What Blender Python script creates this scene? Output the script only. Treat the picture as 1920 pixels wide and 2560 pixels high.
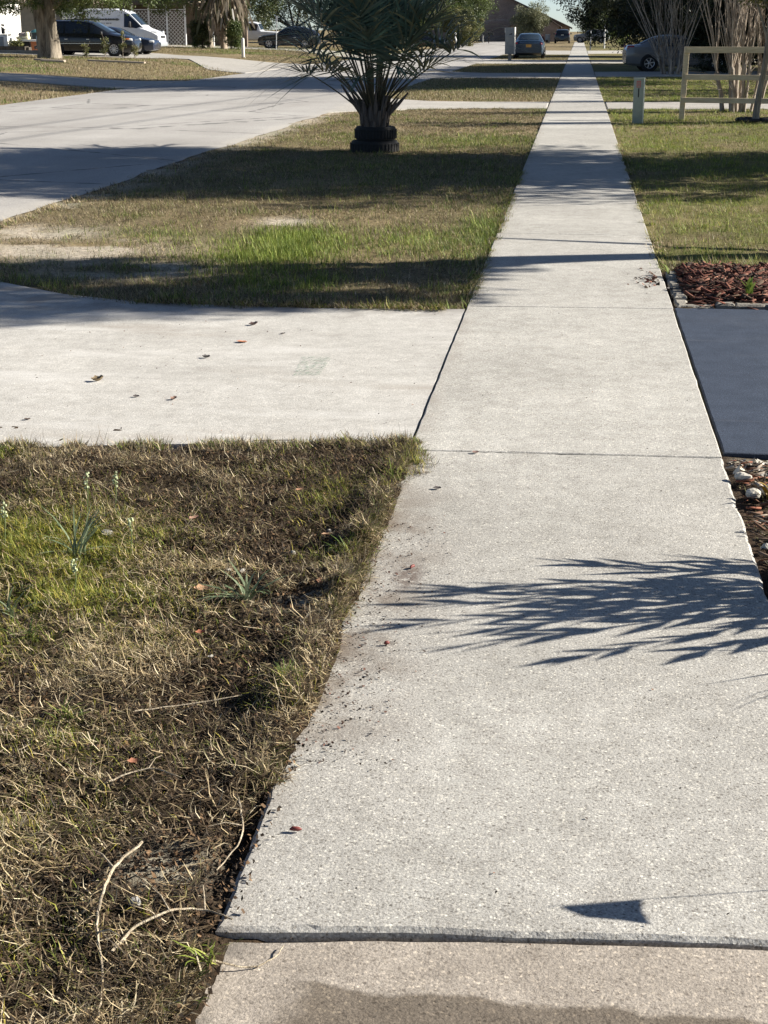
import bpy, bmesh, math, random
import numpy as np
from mathutils import Vector, Matrix

for o in list(bpy.data.objects):
    bpy.data.objects.remove(o, do_unlink=True)
SC = bpy.context.scene
COL = SC.collection
R = math.radians
random.seed(7)
RNG = np.random.default_rng(11)

# ------------------------------------------------------------------ camera
EYE = 1.65
cam_d = bpy.data.cameras.new('camera')
cam = bpy.data.objects.new('camera', cam_d)
COL.objects.link(cam)
cam.location = (0, 0, EYE)
cam.rotation_euler = (R(90 - 17.41), 0, R(6.92))
cam_d.sensor_fit = 'VERTICAL'
cam_d.sensor_height = 34.6
cam_d.lens = 34.6 * 3844.6 / 2560.0
cam_d.clip_start = 0.05
cam_d.clip_end = 3000
SC.camera = cam

# ------------------------------------------------------------------ light
SUN_AZ, SUN_EL = 75.0, 27.0          # from +Y towards +X
SD = Vector((math.sin(R(SUN_AZ)) * math.cos(R(SUN_EL)), math.cos(R(SUN_AZ)) * math.cos(R(SUN_EL)), math.sin(R(SUN_EL))))
world = bpy.data.worlds.new('World')
SC.world = world
world.use_nodes = True
wn = world.node_tree
wn.nodes.clear()
sky = wn.nodes.new('ShaderNodeTexSky')
sky.sky_type = 'NISHITA'
sky.sun_disc = False
sky.sun_elevation = R(SUN_EL)
sky.sun_rotation = R(SUN_AZ)
sky.air_density = 0.55
sky.altitude = 300
sky.dust_density = 0.3
sky.ozone_density = 1.0
bg = wn.nodes.new('ShaderNodeBackground')
bg.inputs['Strength'].default_value = 0.052
wo = wn.nodes.new('ShaderNodeOutputWorld')
wn.links.new(sky.outputs[0], bg.inputs[0])
wn.links.new(bg.outputs[0], wo.inputs[0])
sun_d = bpy.data.lights.new('sun', 'SUN')
sun_d.energy = 5.0
sun_d.angle = R(0.55)
sun_d.color = (1.0, 0.94, 0.845)
sun = bpy.data.objects.new('sun', sun_d)
COL.objects.link(sun)
sun.rotation_euler = (-SD).to_track_quat('-Z', 'Y').to_euler()
sun.location = (30, 10, 30)
SC.view_settings.view_transform = 'Standard'
SC.view_settings.look = 'None'
SC.view_settings.exposure = 1.31
SC.view_settings.gamma = 1.0
SC.view_settings.use_curve_mapping = False
SC.render.engine = 'CYCLES'
SC.cycles.max_bounces = 6
SC.cycles.diffuse_bounces = 3
SC.cycles.glossy_bounces = 3
SC.cycles.transmission_bounces = 3
SC.cycles.transparent_max_bounces = 6
SC.cycles.use_denoising = True

# ------------------------------------------------------------------ numeric helpers
def hash2(ix, iy, seed):
    h = (ix.astype(np.int64) * 374761393 + iy.astype(np.int64) * 668265263 + seed * 1442695041) & 0x7fffffff
    h = ((h ^ (h >> 13)) * 1274126177) & 0x7fffffff
    h = h ^ (h >> 16)
    return (h & 0xffff) / 65535.0

def vnoise(x, y, seed=0):
    x = np.asarray(x, float); y = np.asarray(y, float)
    ix = np.floor(x); iy = np.floor(y)
    fx = x - ix; fy = y - iy
    fx = fx * fx * (3 - 2 * fx); fy = fy * fy * (3 - 2 * fy)
    a = hash2(ix, iy, seed); b = hash2(ix + 1, iy, seed); c = hash2(ix, iy + 1, seed); d = hash2(ix + 1, iy + 1, seed)
    return (a * (1 - fx) + b * fx) * (1 - fy) + (c * (1 - fx) + d * fx) * fy

def fbm(x, y, seed=0, octv=4):
    s = 0; a = 0.5; t = 0
    for i in range(octv):
        s = s + a * vnoise(np.asarray(x) * 2 ** i, np.asarray(y) * 2 ** i, seed + i * 17)
        t += a; a *= 0.5
    return s / t

def sstep(a, b, x):
    t = np.clip((np.asarray(x, float) - a) / (b - a), 0, 1)
    return t * t * (3 - 2 * t)

def terr(x, y):
    x = np.asarray(x, float)
    return 0.3 * sstep(13.5, 20.0, -x) + np.maximum(0, -x - 22) * 0.028 * (x > -60) + (x <= -60) * 1.064

def hz(x, y):
    """height of the soil"""
    x = np.asarray(x, float); y = np.asarray(y, float)
    z = terr(x, y) - 0.022
    fade = 1 - sstep(30, 60, y)
    lump = (fbm(x * 3.1, y * 3.1, 3) - 0.5) * 0.05 + (fbm(x * 11, y * 11, 9) - 0.5) * 0.03
    fine = (fbm(x * 26, y * 26, 14, 3) - 0.5) * 0.034
    z = z + fine * (y < 6.3) * (x < -0.6)
    z = z + lump * (0.35 + 0.65 * fade) * ((x < -0.64) | (x > 0.66))
    # worn dip along the near slab edge
    z = z + 0.008 * (y < 3.3) * (x < -0.6) * (y > 1.5) - 0.012 * np.exp(-((x + 0.665) / 0.025) ** 2) * sstep(3.2, 2.9, y) * sstep(2.45, 2.6, y) * (x < -0.6)
    # soil washed over the slab edge in places
    z = z + 0.045 * sstep(0.42, 0.62, 0.6 * fbm(y * 2.3, y * 0 + 5.5, 61) + 0.4 * fbm(y * 9, y * 0 + 2.5, 62)) * np.exp(-((x + 0.67) / 0.075) ** 2) * sstep(3.2, 3.6, y) * sstep(6.1, 5.9, y)
    z = z + 0.016 * np.exp(-((x + 0.66) / 0.09) ** 2) * sstep(3.0, 3.3, y) * (y < 6.2) * (x < -0.6)
    # raised bed behind the little kerb
    z = z + 0.035 * sstep(0.70, 0.82, x) * sstep(9.78, 10.3, y) * sstep(11.9, 11.0, y)
    road = (x > -13.05) & (x < -5.35)
    z = np.where(road, -0.05, z)
    under = (x > -0.54) & (x < 0.63)
    z = np.where(under, np.minimum(z, -0.03), z)
    drv = (y > 6.3) & (y < 9.4) & (x > -5.3) & (x < 15)
    z = np.where(drv, np.minimum(z, -0.03), z)
    for (a, b) in ((35.2, 38.6), (58, 65), (83, 93)):
        z = np.where((y > a) & (y < b) & (x > -5.4) & (x < 20), np.minimum(z, -0.028), z)
    z = np.where((x < -13.2), np.minimum(z, terr(x, y) - 0.01), z)
    return z

# ------------------------------------------------------------------ object helpers
def tag(o, label=None, cat=None, group=None, kind=None):
    if label: o['label'] = label
    if cat: o['category'] = cat
    if group: o['group'] = group
    if kind: o['kind'] = kind
    return o

def thing(name, label, cat, loc=(0, 0, 0), rotz=0.0, group=None, kind=None):
    o = bpy.data.objects.new(name, None)
    COL.objects.link(o)
    o.empty_display_size = 0.2
    o.location = loc
    o.rotation_euler = (0, 0, rotz)
    return tag(o, label, cat, group, kind)

def link(name, me, mat, parent=None):
    o = bpy.data.objects.new(name, me)
    COL.objects.link(o)
    if mat is not None and len(me.materials) == 0:
        for m in (mat if isinstance(mat, (list, tuple)) else [mat]):
            me.materials.append(m)
    if parent is not None:
        o.parent = parent
    return o

def np_mesh(name, verts, faces_list, smooth=False, col=None):
    """faces_list: list of (n,k) int arrays"""
    me = bpy.data.meshes.new(name)
    verts = np.asarray(verts, np.float32)
    me.vertices.add(len(verts))
    me.vertices.foreach_set('co', verts.ravel())
    loops = np.concatenate([f.ravel() for f in faces_list]).astype(np.int32)
    tot = np.concatenate([np.full(len(f), f.shape[1]) for f in faces_list])
    start = np.concatenate([[0], np.cumsum(tot)[:-1]]).astype(np.int32)
    me.loops.add(len(loops))
    me.loops.foreach_set('vertex_index', loops)
    me.polygons.add(len(tot))
    me.polygons.foreach_set('loop_start', start)
    if smooth:
        me.polygons.foreach_set('use_smooth', np.ones(len(tot), bool))
    me.update(calc_edges=True)
    if col is not None:
        a = me.color_attributes.new('col', 'FLOAT_COLOR', 'POINT')
        c = np.ones((len(verts), 4), np.float32)
        c[:, :3] = col
        a.data.foreach_set('color', c.ravel())
    return me

class MB:
    def __init__(s):
        s.v = []; s.f = []
    def add(s, vs, fs):
        b = len(s.v)
        s.v += [tuple(v) for v in vs]
        s.f += [tuple(b + i for i in f) for f in fs]
        return s
    def box(s, c, size, rz=0.0, bev=0.0, M=None, taper=1.0):
        hx, hy, h = size[0] / 2, size[1] / 2, size[2] / 2
        bm = bmesh.new()
        bmesh.ops.create_cube(bm, size=1)
        for v in bm.verts:
            k = taper if v.co.z > 0 else 1.0
            v.co = Vector((v.co.x * 2 * hx * k, v.co.y * 2 * hy * k, v.co.z * 2 * h))
        if bev > 0:
            bmesh.ops.bevel(bm, geom=bm.edges[:], offset=bev, segments=2, affect='EDGES', profile=0.5)
        T = Matrix.Translation(c) @ (M if M is not None else Matrix.Rotation(rz, 4, 'Z'))
        bm.verts.index_update()
        s.add([T @ v.co for v in bm.verts], [[v.index for v in f.verts] for f in bm.faces])
        bm.free()
        return s
    def tube(s, pts, rad, n=8, cap=True, wob=0.0):
        pts = [Vector(p) for p in pts]
        if not isinstance(rad, (list, tuple)):
            rad = [rad] * len(pts)
        b = len(s.v)
        up = Vector((0.31, 0.17, 0.93))
        for i, p in enumerate(pts):
            d = (pts[min(i + 1, len(pts) - 1)] - pts[max(i - 1, 0)]).normalized()
            a = d.cross(up)
            if a.length < 0.05: a = d.cross(Vector((1, 0, 0)))
            a.normalize(); c = d.cross(a)
            for k in range(n):
                t = 2 * math.pi * k / n
                r = rad[i] * (1 + wob * math.sin(3 * t + i * 0.7) + wob * 0.6 * math.sin(5 * t - i * 1.3))
                s.v.append(tuple(p + a * math.cos(t) * r + c * math.sin(t) * r))
        for i in range(len(pts) - 1):
            for k in range(n):
                k2 = (k + 1) % n
                s.f.append((b + i * n + k, b + i * n + k2, b + (i + 1) * n + k2, b + (i + 1) * n + k))
        if cap:
            s.f.append(tuple(b + k for k in range(n))[::-1])
            e = b + (len(pts) - 1) * n
            s.f.append(tuple(e + k for k in range(n)))
        return s
    def lathe(s, prof, n=16, M=None, closed=False):
        b = len(s.v)
        M = M or Matrix.Identity(4)
        for (r, z) in prof:
            for k in range(n):
                t = 2 * math.pi * k / n
                s.v.append(tuple(M @ Vector((r * math.cos(t), r * math.sin(t), z))))
        m = len(prof)
        for i in range(m if closed else m - 1):
            j = (i + 1) % m
            for k in range(n):
                k2 = (k + 1) % n
                s.f.append((b + i * n + k, b + i * n + k2, b + j * n + k2, b + j * n + k))
        if not closed:
            s.f.append(tuple(b + k for k in range(n))[::-1])
            s.f.append(tuple(b + (m - 1) * n + k for k in range(n)))
        return s
    def poly_prism(s, poly, z0, z1, M=None):
        M = M or Matrix.Identity(4)
        n = len(poly)
        vs = [M @ Vector((x, y, z0)) for x, y in poly] + [M @ Vector((x, y, z1)) for x, y in poly]
        fs = [tuple(range(n))[::-1], tuple(range(n, 2 * n))] + [(i, (i + 1) % n, n + (i + 1) % n, n + i) for i in range(n)]
        return s.add(vs, fs)
    def build(s, name, mat, parent=None, smooth=None):
        me = bpy.data.meshes.new(name)
        me.from_pydata(s.v, [], s.f)
        bm = bmesh.new(); bm.from_mesh(me)
        bmesh.ops.recalc_face_normals(bm, faces=bm.faces[:])
        bm.to_mesh(me); bm.free()
        if smooth is not None:
            me.polygons.foreach_set('use_smooth', np.ones(len(me.polygons), bool))
            me.set_sharp_from_angle(angle=R(smooth))
        return link(name, me, mat, parent)

# ------------------------------------------------------------------ material helpers
class NT:
    def __init__(s, name):
        s.m = bpy.data.materials.new(name)
        s.m.use_nodes = True
        s.t = s.m.node_tree
        s.b = s.t.nodes['Principled BSDF']
        s.co = None
    def n(s, typ, **kw):
        nd = s.t.nodes.new('ShaderNode' + typ)
        for k, v in kw.items():
            if k.startswith('i_'):
                key = k[2:].replace('_', ' ')
                nd.inputs[key].default_value = v
            else:
                setattr(nd, k, v)
        return nd
    def l(s, a, b):
        s.t.links.new(a, b)
    def coord(s):
        if s.co is None:
            s.co = s.n('TexCoord').outputs['Object']
        return s.co
    def noise(s, scale, detail=4, rough=0.55, co=None, dist=0.0):
        nd = s.n('TexNoise'); nd.inputs['Scale'].default_value = scale
        nd.inputs['Detail'].default_value = detail; nd.inputs['Roughness'].default_value = rough
        nd.inputs['Distortion'].default_value = dist
        s.l(co or s.coord(), nd.inputs['Vector'])
        return nd.outputs['Fac']
    def voro(s, scale, out='Color', feat='F1', co=None):
        nd = s.n('TexVoronoi'); nd.feature = feat
        nd.inputs['Scale'].default_value = scale
        s.l(co or s.coord(), nd.inputs['Vector'])
        return nd.outputs[out]
    def ramp(s, fac, stops, interp='LINEAR'):
        nd = s.n('ValToRGB'); nd.color_ramp.interpolation = interp
        cr = nd.color_ramp
        while len(cr.elements) > 1: cr.elements.remove(cr.elements[0])
        for i, (p, c) in enumerate(stops):
            e = cr.elements[0] if i == 0 else cr.elements.new(p)
            e.position = p
            e.color = tuple(c) + (1,) if len(c) == 3 else c
        s.l(fac, nd.inputs['Fac'])
        return nd.outputs['Color']
    def mix(s, fac, a, b, mode='MIX'):
        nd = s.n('Mix'); nd.data_type = 'RGBA'; nd.blend_type = mode
        for sock, v in ((nd.inputs[0], fac), (nd.inputs[6], a), (nd.inputs[7], b)):
            if isinstance(v, (int, float)): sock.default_value = v
            elif isinstance(v, tuple): sock.default_value = v + (1,) if len(v) == 3 else v
            else: s.l(v, sock)
        return nd.outputs[2]
    def math(s, op, a, b=None, clamp=False):
        nd = s.n('Math', operation=op); nd.use_clamp = clamp
        for i, v in enumerate((a, b)):
            if v is None: continue
            if isinstance(v, (int, float)): nd.inputs[i].default_value = v
            else: s.l(v, nd.inputs[i])
        return nd.outputs[0]
    def maprange(s, v, a, b, c=0.0, d=1.0):
        nd = s.n('MapRange'); nd.interpolation_type = 'SMOOTHSTEP'
        nd.inputs[1].default_value = a; nd.inputs[2].default_value = b
        nd.inputs[3].default_value = c; nd.inputs[4].default_value = d
        s.l(v, nd.inputs[0])
        return nd.outputs[0]
    def xyz(s):
        nd = s.n('SeparateXYZ'); s.l(s.coord(), nd.inputs[0])
        return nd.outputs
    def bump(s, h, strength=0.3, dist=0.01):
        nd = s.n('Bump'); nd.inputs['Strength'].default_value = strength
        nd.inputs['Distance'].default_value = dist
        s.l(h, nd.inputs['Height']); s.l(nd.outputs[0], s.b.inputs['Normal'])
    def color(s, c):
        if isinstance(c, tuple): s.b.inputs['Base Color'].default_value = c + (1,)
        else: s.l(c, s.b.inputs['Base Color'])
    def fin(s, rough=0.7, metal=0.0, spec=0.5):
        if isinstance(rough, (int, float)): s.b.inputs['Roughness'].default_value = rough
        else: s.l(rough, s.b.inputs['Roughness'])
        s.b.inputs['Metallic'].default_value = metal
        s.b.inputs['Specular IOR Level'].default_value = spec
        return s.m

def mat(name, col, rough=0.7, var=0.15, scale=8.0, metal=0.0, spec=0.5, bump=0.0, bscale=60.0, coat=0.0):
    t = NT(name)
    c2 = tuple(min(1, c * (1 + var)) for c in col); c1 = tuple(c * (1 - var) for c in col)
    t.color(t.ramp(t.noise(scale, 5, 0.6), [(0.3, c1), (0.7, c2)]))
    if bump > 0: t.bump(t.noise(bscale, 4), bump, 0.01)
    if coat: t.b.inputs['Coat Weight'].default_value = coat * 0.6; t.b.inputs['Coat Roughness'].default_value = 0.05
    return t.fin(rough, metal, spec)

def attr_mat(name, rough=0.65, trans=0.25, spec=0.3, nscale=40.0):
    t = NT(name)
    a = t.n('Attribute'); a.attribute_name = 'col'
    c = t.mix(1.0, a.outputs['Color'], t.ramp(t.noise(nscale, 2), [(0.3, (0.8, 0.8, 0.8)), (0.7, (1.2, 1.2, 1.2))]), 'MULTIPLY')
    t.color(c); t.fin(rough, 0, spec)
    if trans > 0:
        tr = t.n('BsdfTranslucent'); t.l(c, tr.inputs['Color'])
        mx = t.n('MixShader'); mx.inputs[0].default_value = trans
        out = t.t.nodes['Material Output']
        t.l(t.b.outputs[0], mx.inputs[1]); t.l(tr.outputs[0], mx.inputs[2]); t.l(mx.outputs[0], out.inputs[0])
    return t.m

def concrete(name, lo, hi, fleck=0.45, stain=None, wet=None, fscale=150.0, seed=0.0, bump=0.5):
    t = NT(name)
    mp = t.n('Mapping'); mp.inputs['Location'].default_value = (seed, seed * 0.7, 0)
    t.l(t.n('TexCoord').outputs['Object'], mp.inputs['Vector'])
    raw = t.coord(); t.co = mp.outputs[0]
    base = t.ramp(t.noise(1.1, 6, 0.62), [(0.32, lo), (0.68, hi)])
    mott = t.ramp(t.noise(9, 5, 0.6), [(0.3, (0.86, 0.85, 0.84)), (0.7, (1.1, 1.1, 1.1))])
    base = t.mix(1.0, base, mott, 'MULTIPLY')
    oi = t.n('ObjectInfo'); base = t.mix(1.0, base, t.ramp(oi.outputs['Random'], [(0.0, (0.90, 0.895, 0.89)), (1.0, (1.07, 1.07, 1.065))]), 'MULTIPLY')
    ndis = t.n('TexNoise'); ndis.inputs['Scale'].default_value = fscale * 0.9; t.l(t.co, ndis.inputs['Vector'])
    vm = t.n('VectorMath', operation='MULTIPLY_ADD'); t.l(ndis.outputs['Color'], vm.inputs[0]); vm.inputs[1].default_value = (0.008, 0.008, 0.008); t.l(t.co, vm.inputs[2])
    wco = vm.outputs[0]
    def grains(sc_, key, stops, f):
        nonlocal base
        vv = t.n('TexVoronoi'); vv.inputs['Scale'].default_value = sc_; t.l(wco, vv.inputs['Vector'])
        sp_ = t.n('SeparateColor'); t.l(vv.outputs['Color'], sp_.inputs[0])
        tone = t.ramp(sp_.outputs[key], stops)
        inside = t.maprange(vv.outputs['Distance'], 0.30, 0.52, 1.0, 0.15)
        base = t.mix(t.math('MULTIPLY', inside, f), base, t.mix(1.0, base, tone, 'MULTIPLY'))
    grains(fscale, 0, [(0.0, (0.30, 0.28, 0.26)), (0.14, (0.62, 0.60, 0.57)), (0.3, (0.98, 0.98, 0.97)), (0.74, (1.05, 1.05, 1.04)), (0.88, (1.55, 1.53, 1.46)), (1.0, (2.0, 1.97, 1.86))], fleck)
    grains(fscale * 2.3, 1, [(0.0, (0.36, 0.34, 0.32)), (0.2, (0.78, 0.77, 0.75)), (0.7, (1.06, 1.06, 1.05)), (1.0, (1.6, 1.58, 1.52))], fleck * 0.9)
    gr1 = t.ramp(t.noise(fscale * 1.5, 3, 0.6), [(0.30, (0.45, 0.44, 0.42)), (0.43, (0.88, 0.88, 0.87)), (0.55, (1.04, 1.04, 1.04)), (0.68, (1.42, 1.41, 1.38))])
    base = t.mix(fleck, base, t.mix(1.0, base, gr1, 'MULTIPLY'))
    pits = t.maprange(t.noise(fscale * 2.0, 2, 0.5), 0.62, 0.70)
    base = t.mix(t.math('MULTIPLY', pits, 0.35 * fleck), base, (0.10, 0.09, 0.08))
    t.co = raw
    x, y, z = t.xyz()[0], t.xyz()[1], t.xyz()[2]
    if stain == 'walk':
        # earth washed over the left edge
        nn = t.noise(4.5, 6, 0.65)
        e = t.maprange(x, -0.62, -0.22, 1, 0)
        yb = t.math('MULTIPLY', t.maprange(y, 2.9, 3.7), t.maprange(y, 4.9, 6.0, 1, 0))
        k = t.math('MULTIPLY', t.math('MULTIPLY', e, yb), t.maprange(nn, 0.38, 0.66), True)
        base = t.mix(t.math('MULTIPLY', k, 0.9), base, (0.13, 0.10, 0.075))
        k2 = t.math('MULTIPLY', t.maprange(x, -0.64, -0.52, 1, 0), t.maprange(nn, 0.35, 0.7), True)
        base = t.mix(t.math('MULTIPLY', k2, 0.5), base, (0.20, 0.165, 0.13))
        vd = t.n('VectorMath', operation='DISTANCE'); ms = t.n('Mapping'); ms.inputs['Scale'].default_value = (1.0, 0.36, 0); t.l(raw, ms.inputs['Vector'])
        t.l(ms.outputs[0], vd.inputs[0]); vd.inputs[1].default_value = (-0.475, 4.56 * 0.36, 0)
        kb_ = t.math('MULTIPLY', t.maprange(vd.outputs['Value'], 0.01, 0.075, 1, 0), t.maprange(t.noise(30, 4), 0.3, 0.55), True)
        base = t.mix(t.math('MULTIPLY', kb_, 0.8), base, (0.10, 0.07, 0.055))
        # small scuffs
        sc = t.math('MULTIPLY', t.maprange(t.noise(2.3, 3), 0.66, 0.74), t.maprange(t.noise(38, 3), 0.52, 0.62), True)
        base = t.mix(t.math('MULTIPLY', sc, 0.35), base, (0.12, 0.12, 0.10))
    if stain == 'drive':
        st = t.n('Mapping'); st.inputs['Scale'].default_value = (0.6, 2.4, 1)
        t.l(raw, st.inputs['Vector'])
        s1 = t.maprange(t.noise(1.4, 4, 0.6, st.outputs[0]), 0.52, 0.72)
        base = t.mix(t.math('MULTIPLY', s1, 0.55), base, (0.56, 0.545, 0.51))
        s2 = t.maprange(t.noise(0.9, 4, 0.6, st.outputs[0]), 0.55, 0.75)
        base = t.mix(t.math('MULTIPLY', s2, 0.5), base, (0.29, 0.25, 0.205))
        e = t.math('MULTIPLY', t.maprange(y, 8.9, 9.5), t.maprange(t.noise(3.2, 5), 0.42, 0.6), True)
        base = t.mix(t.math('MULTIPLY', e, 0.6), base, (0.20, 0.18, 0.16))
    if wet:
        nn = t.noise(7.0, 5, 0.6)
        edge = t.math('ADD', t.math('ADD', y, t.math('MULTIPLY', nn, -0.10)), t.math('MULTIPLY', x, 0.03))
        k = t.maprange(edge, 2.318, 2.338, 1, 0)
        kx = t.maprange(t.math('ADD', x, t.math('MULTIPLY', nn, -0.15)), -0.58, -0.5)
        k = t.math('MULTIPLY', k, kx)
        base = t.mix(t.math('MULTIPLY', k, 0.85), base, t.mix(1.0, base, (0.36, 0.33, 0.29), 'MULTIPLY'))
        kk = t.math('MULTIPLY', t.maprange(x, -0.62, -0.5, 1, 0), t.maprange(nn, 0.45, 0.6), True)
        base = t.mix(t.math('MULTIPLY', kk, 0.6), base, (0.10, 0.09, 0.08))
    t.color(base)
    t.co = mp.outputs[0]
    h = t.noise(fscale * 1.1, 4, 0.65)
    t.bump(h, bump, 0.005)
    return t.fin(0.88, 0, 0.25)

M = {}
M['walk'] = concrete('sidewalk_concrete', (0.348, 0.338, 0.313), (0.438, 0.427, 0.398), 0.8, stain='walk', fscale=125)
M['walk_near'] = concrete('brown_concrete', (0.285, 0.252, 0.215), (0.36, 0.32, 0.275), 0.65, wet=True, fscale=120, seed=3.1)
M['drive'] = concrete('driveway_concrete', (0.365, 0.353, 0.328), (0.455, 0.441, 0.412), 0.45, stain='drive', fscale=110, seed=7.7)
M['plain_conc'] = concrete('plain_concrete', (0.34, 0.325, 0.295), (0.43, 0.41, 0.375), 0.4, fscale=90, seed=1.3)
M['kerb'] = concrete('rough_kerb_concrete', (0.11, 0.10, 0.085), (0.34, 0.32, 0.28), 0.8, fscale=60, seed=5.0, bump=1.0)

def road_mat():
    t = NT('pale_asphalt')
    base = t.ramp(t.noise(0.35, 6, 0.65), [(0.3, (0.30, 0.285, 0.265)), (0.7, (0.40, 0.385, 0.36))])
    sp = t.ramp(t.noise(55, 4, 0.7), [(0.3, (0.72, 0.72, 0.72)), (0.5, (1, 1, 1)), (0.72, (1.3, 1.3, 1.28))])
    base = t.mix(1.0, base, sp, 'MULTIPLY')
    st = t.n('Mapping'); st.inputs['Scale'].default_value = (1.0, 0.06, 1)
    t.l(t.coord(), st.inputs['Vector'])
    base = t.mix(0.5, base, t.mix(1.0, base, t.ramp(t.noise(0.9, 3, 0.5, st.outputs[0]), [(0.35, (0.82, 0.81, 0.8)), (0.65, (1.12, 1.12, 1.12))]), 'MULTIPLY'))
    ck = t.voro(0.22, 'Distance', 'DISTANCE_TO_EDGE')
    wob = t.n('Mix'); wob.data_type = 'RGBA'
    c = t.maprange(t.math('ADD', ck, t.math('MULTIPLY', t.noise(2.5, 3), 0.05)), 0.026, 0.034, 1, 0)
    base = t.mix(t.math('MULTIPLY', c, 0.7), base, (0.08, 0.08, 0.08))
    x = t.xyz()[0]
    e = t.maprange(t.math('ADD', x, t.math('MULTIPLY', t.noise(1.2, 3), 0.5)), -5.25, -4.9)
    base = t.mix(t.math('MULTIPLY', e, 0.6), base, (0.44, 0.41, 0.36))
    t.color(base); t.bump(t.noise(160, 3), 0.5, 0.006)
    return t.fin(0.9, 0, 0.2)
M['road'] = road_mat()

def sealed_mat():
    t = NT('sealed_blue_grey')
    base = t.ramp(t.noise(6, 5, 0.6), [(0.3, (0.026, 0.037, 0.060)), (0.7, (0.042, 0.056, 0.086))])
    sp = t.ramp(t.noise(140, 3, 0.7), [(0.3, (0.40, 0.40, 0.42)), (0.48, (0.9, 0.9, 0.9)), (0.6, (1.25, 1.25, 1.2)), (0.75, (2.6, 2.55, 2.4))])
    base = t.mix(1.0, base, sp, 'MULTIPLY')
    st = t.n('Mapping'); st.inputs['Scale'].default_value = (0.5, 6, 1); t.l(t.coord(), st.inputs['Vector'])
    k = t.maprange(t.noise(1.3, 4, 0.6, st.outputs[0]), 0.60, 0.78)
    base = t.mix(t.math('MULTIPLY', k, 0.4), base, (0.15, 0.15, 0.17))
    du = t.maprange(t.noise(2.1, 5, 0.65), 0.5, 0.75)
    base = t.mix(t.math('MULTIPLY', du, 0.10), base, (0.16, 0.16, 0.165))
    t.color(base); t.bump(t.noise(180, 3), 0.5, 0.004)
    return t.fin(0.75, 0, 0.3)
M['sealed'] = sealed_mat()

def soil_mat():
    t = NT('soil_and_turf')
    a = t.n('Attribute'); a.attribute_name = 'col'
    c = t.mix(1.0, a.outputs['Color'], t.ramp(t.noise(30, 5, 0.7), [(0.28, (0.45, 0.44, 0.42)), (0.5, (1, 1, 1)), (0.74, (1.65, 1.6, 1.5))]), 'MULTIPLY')
    c = t.mix(1.0, c, t.ramp(t.noise(0.55, 5, 0.6), [(0.3, (0.72, 0.78, 0.7)), (0.7, (1.25, 1.18, 1.15))]), 'MULTIPLY')
    t.color(c); t.bump(t.noise(70, 5, 0.7), 0.9, 0.02)
    return t.fin(0.95, 0, 0.1)
M['soil'] = soil_mat()
M['grass'] = attr_mat('grass_blades', 0.6, 0.22, 0.25)
M['leaf'] = attr_mat('tree_leaves', 0.5, 0.25, 0.4, 3.0)
M['frond'] = attr_mat('palm_fronds', 0.45, 0.18, 0.5, 8.0)
M['chips'] = attr_mat('bark_chips', 0.85, 0.0, 0.15, 60.0)
M['litter'] = attr_mat('dead_litter', 0.85, 0.05, 0.15, 60.0)

def bark_mat(name, lo, hi, sc=6.0, patch=None):
    t = NT(name)
    st = t.n('Mapping'); st.inputs['Scale'].default_value = (1, 1, 0.22); t.l(t.coord(), st.inputs['Vector'])
    nf = t.noise(sc, 6, 0.7, st.outputs[0], 0.6)
    c = t.ramp(nf, [(0.3, lo), (0.68, hi)])
    if patch:
        c = t.mix(t.maprange(t.noise(sc * 0.5, 3), 0.5, 0.6), c, patch)
    t.color(c); t.bump(nf, 0.7, 0.03)
    return t.fin(0.9, 0, 0.15)
M['bark'] = bark_mat('oak_bark', (0.05, 0.043, 0.034), (0.36, 0.31, 0.24), 5)
M['bark_dark'] = bark_mat('dark_bark', (0.03, 0.027, 0.022), (0.10, 0.085, 0.07), 12)
M['bark_pale'] = bark_mat('crape_bark', (0.13, 0.10, 0.08), (0.50, 0.43, 0.35), 11)
M['bark_thin'] = bark_mat('young_tree_bark', (0.10, 0.09, 0.075), (0.34, 0.31, 0.26), 16)
M['boot'] = bark_mat('palm_boots', (0.06, 0.05, 0.045), (0.22, 0.18, 0.15), 14)
M['sabal'] = bark_mat('sabal_boots', (0.12, 0.095, 0.07), (0.52, 0.43, 0.34), 10)

def wood_mat(name, lo, hi):
    t = NT(name)
    st = t.n('Mapping'); st.inputs['Scale'].default_value = (1.5, 14, 14); t.l(t.coord(), st.inputs['Vector'])
    nf = t.noise(3, 5, 0.65, st.outputs[0], 0.4)
    c = t.ramp(nf, [(0.3, lo), (0.7, hi)])
    c = t.mix(1.0, c, t.ramp(t.noise(1.7, 3), [(0.3, (0.85, 0.85, 0.85)), (0.7, (1.12, 1.1, 1.06))]), 'MULTIPLY')
    t.color(c); t.bump(nf, 0.25, 0.01)
    return t.fin(0.8, 0, 0.2)
M['fence'] = wood_mat('new_pine', (0.50, 0.42, 0.28), (0.68, 0.60, 0.44))
M['wood_old'] = wood_mat('weathered_wood', (0.22, 0.18, 0.14), (0.46, 0.40, 0.32))
M['rubber'] = mat('tyre_rubber', (0.014, 0.014, 0.014), 0.85, 0.3, 30, bump=0.3)
M['black'] = mat('black_plastic', (0.015, 0.015, 0.016), 0.6, 0.2, 20)
M['void'] = mat('dark_gap', (0.012, 0.011, 0.010), 0.95, 0.2, 20)
M['ped'] = mat('pale_green_plastic', (0.30, 0.35, 0.30), 0.55, 0.10, 14)
M['ped_lit'] = mat('pale_green_plastic_lit', (0.46, 0.50, 0.43), 0.6, 0.10, 14)  # paler copy of the pedestal plastic, sunlight painted into its colour
M['cabinet'] = mat('grey_painted_steel', (0.23, 0.24, 0.23), 0.5, 0.08, 10)
M['red'] = mat('red_print', (0.50, 0.07, 0.06), 0.6, 0.1)
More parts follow.
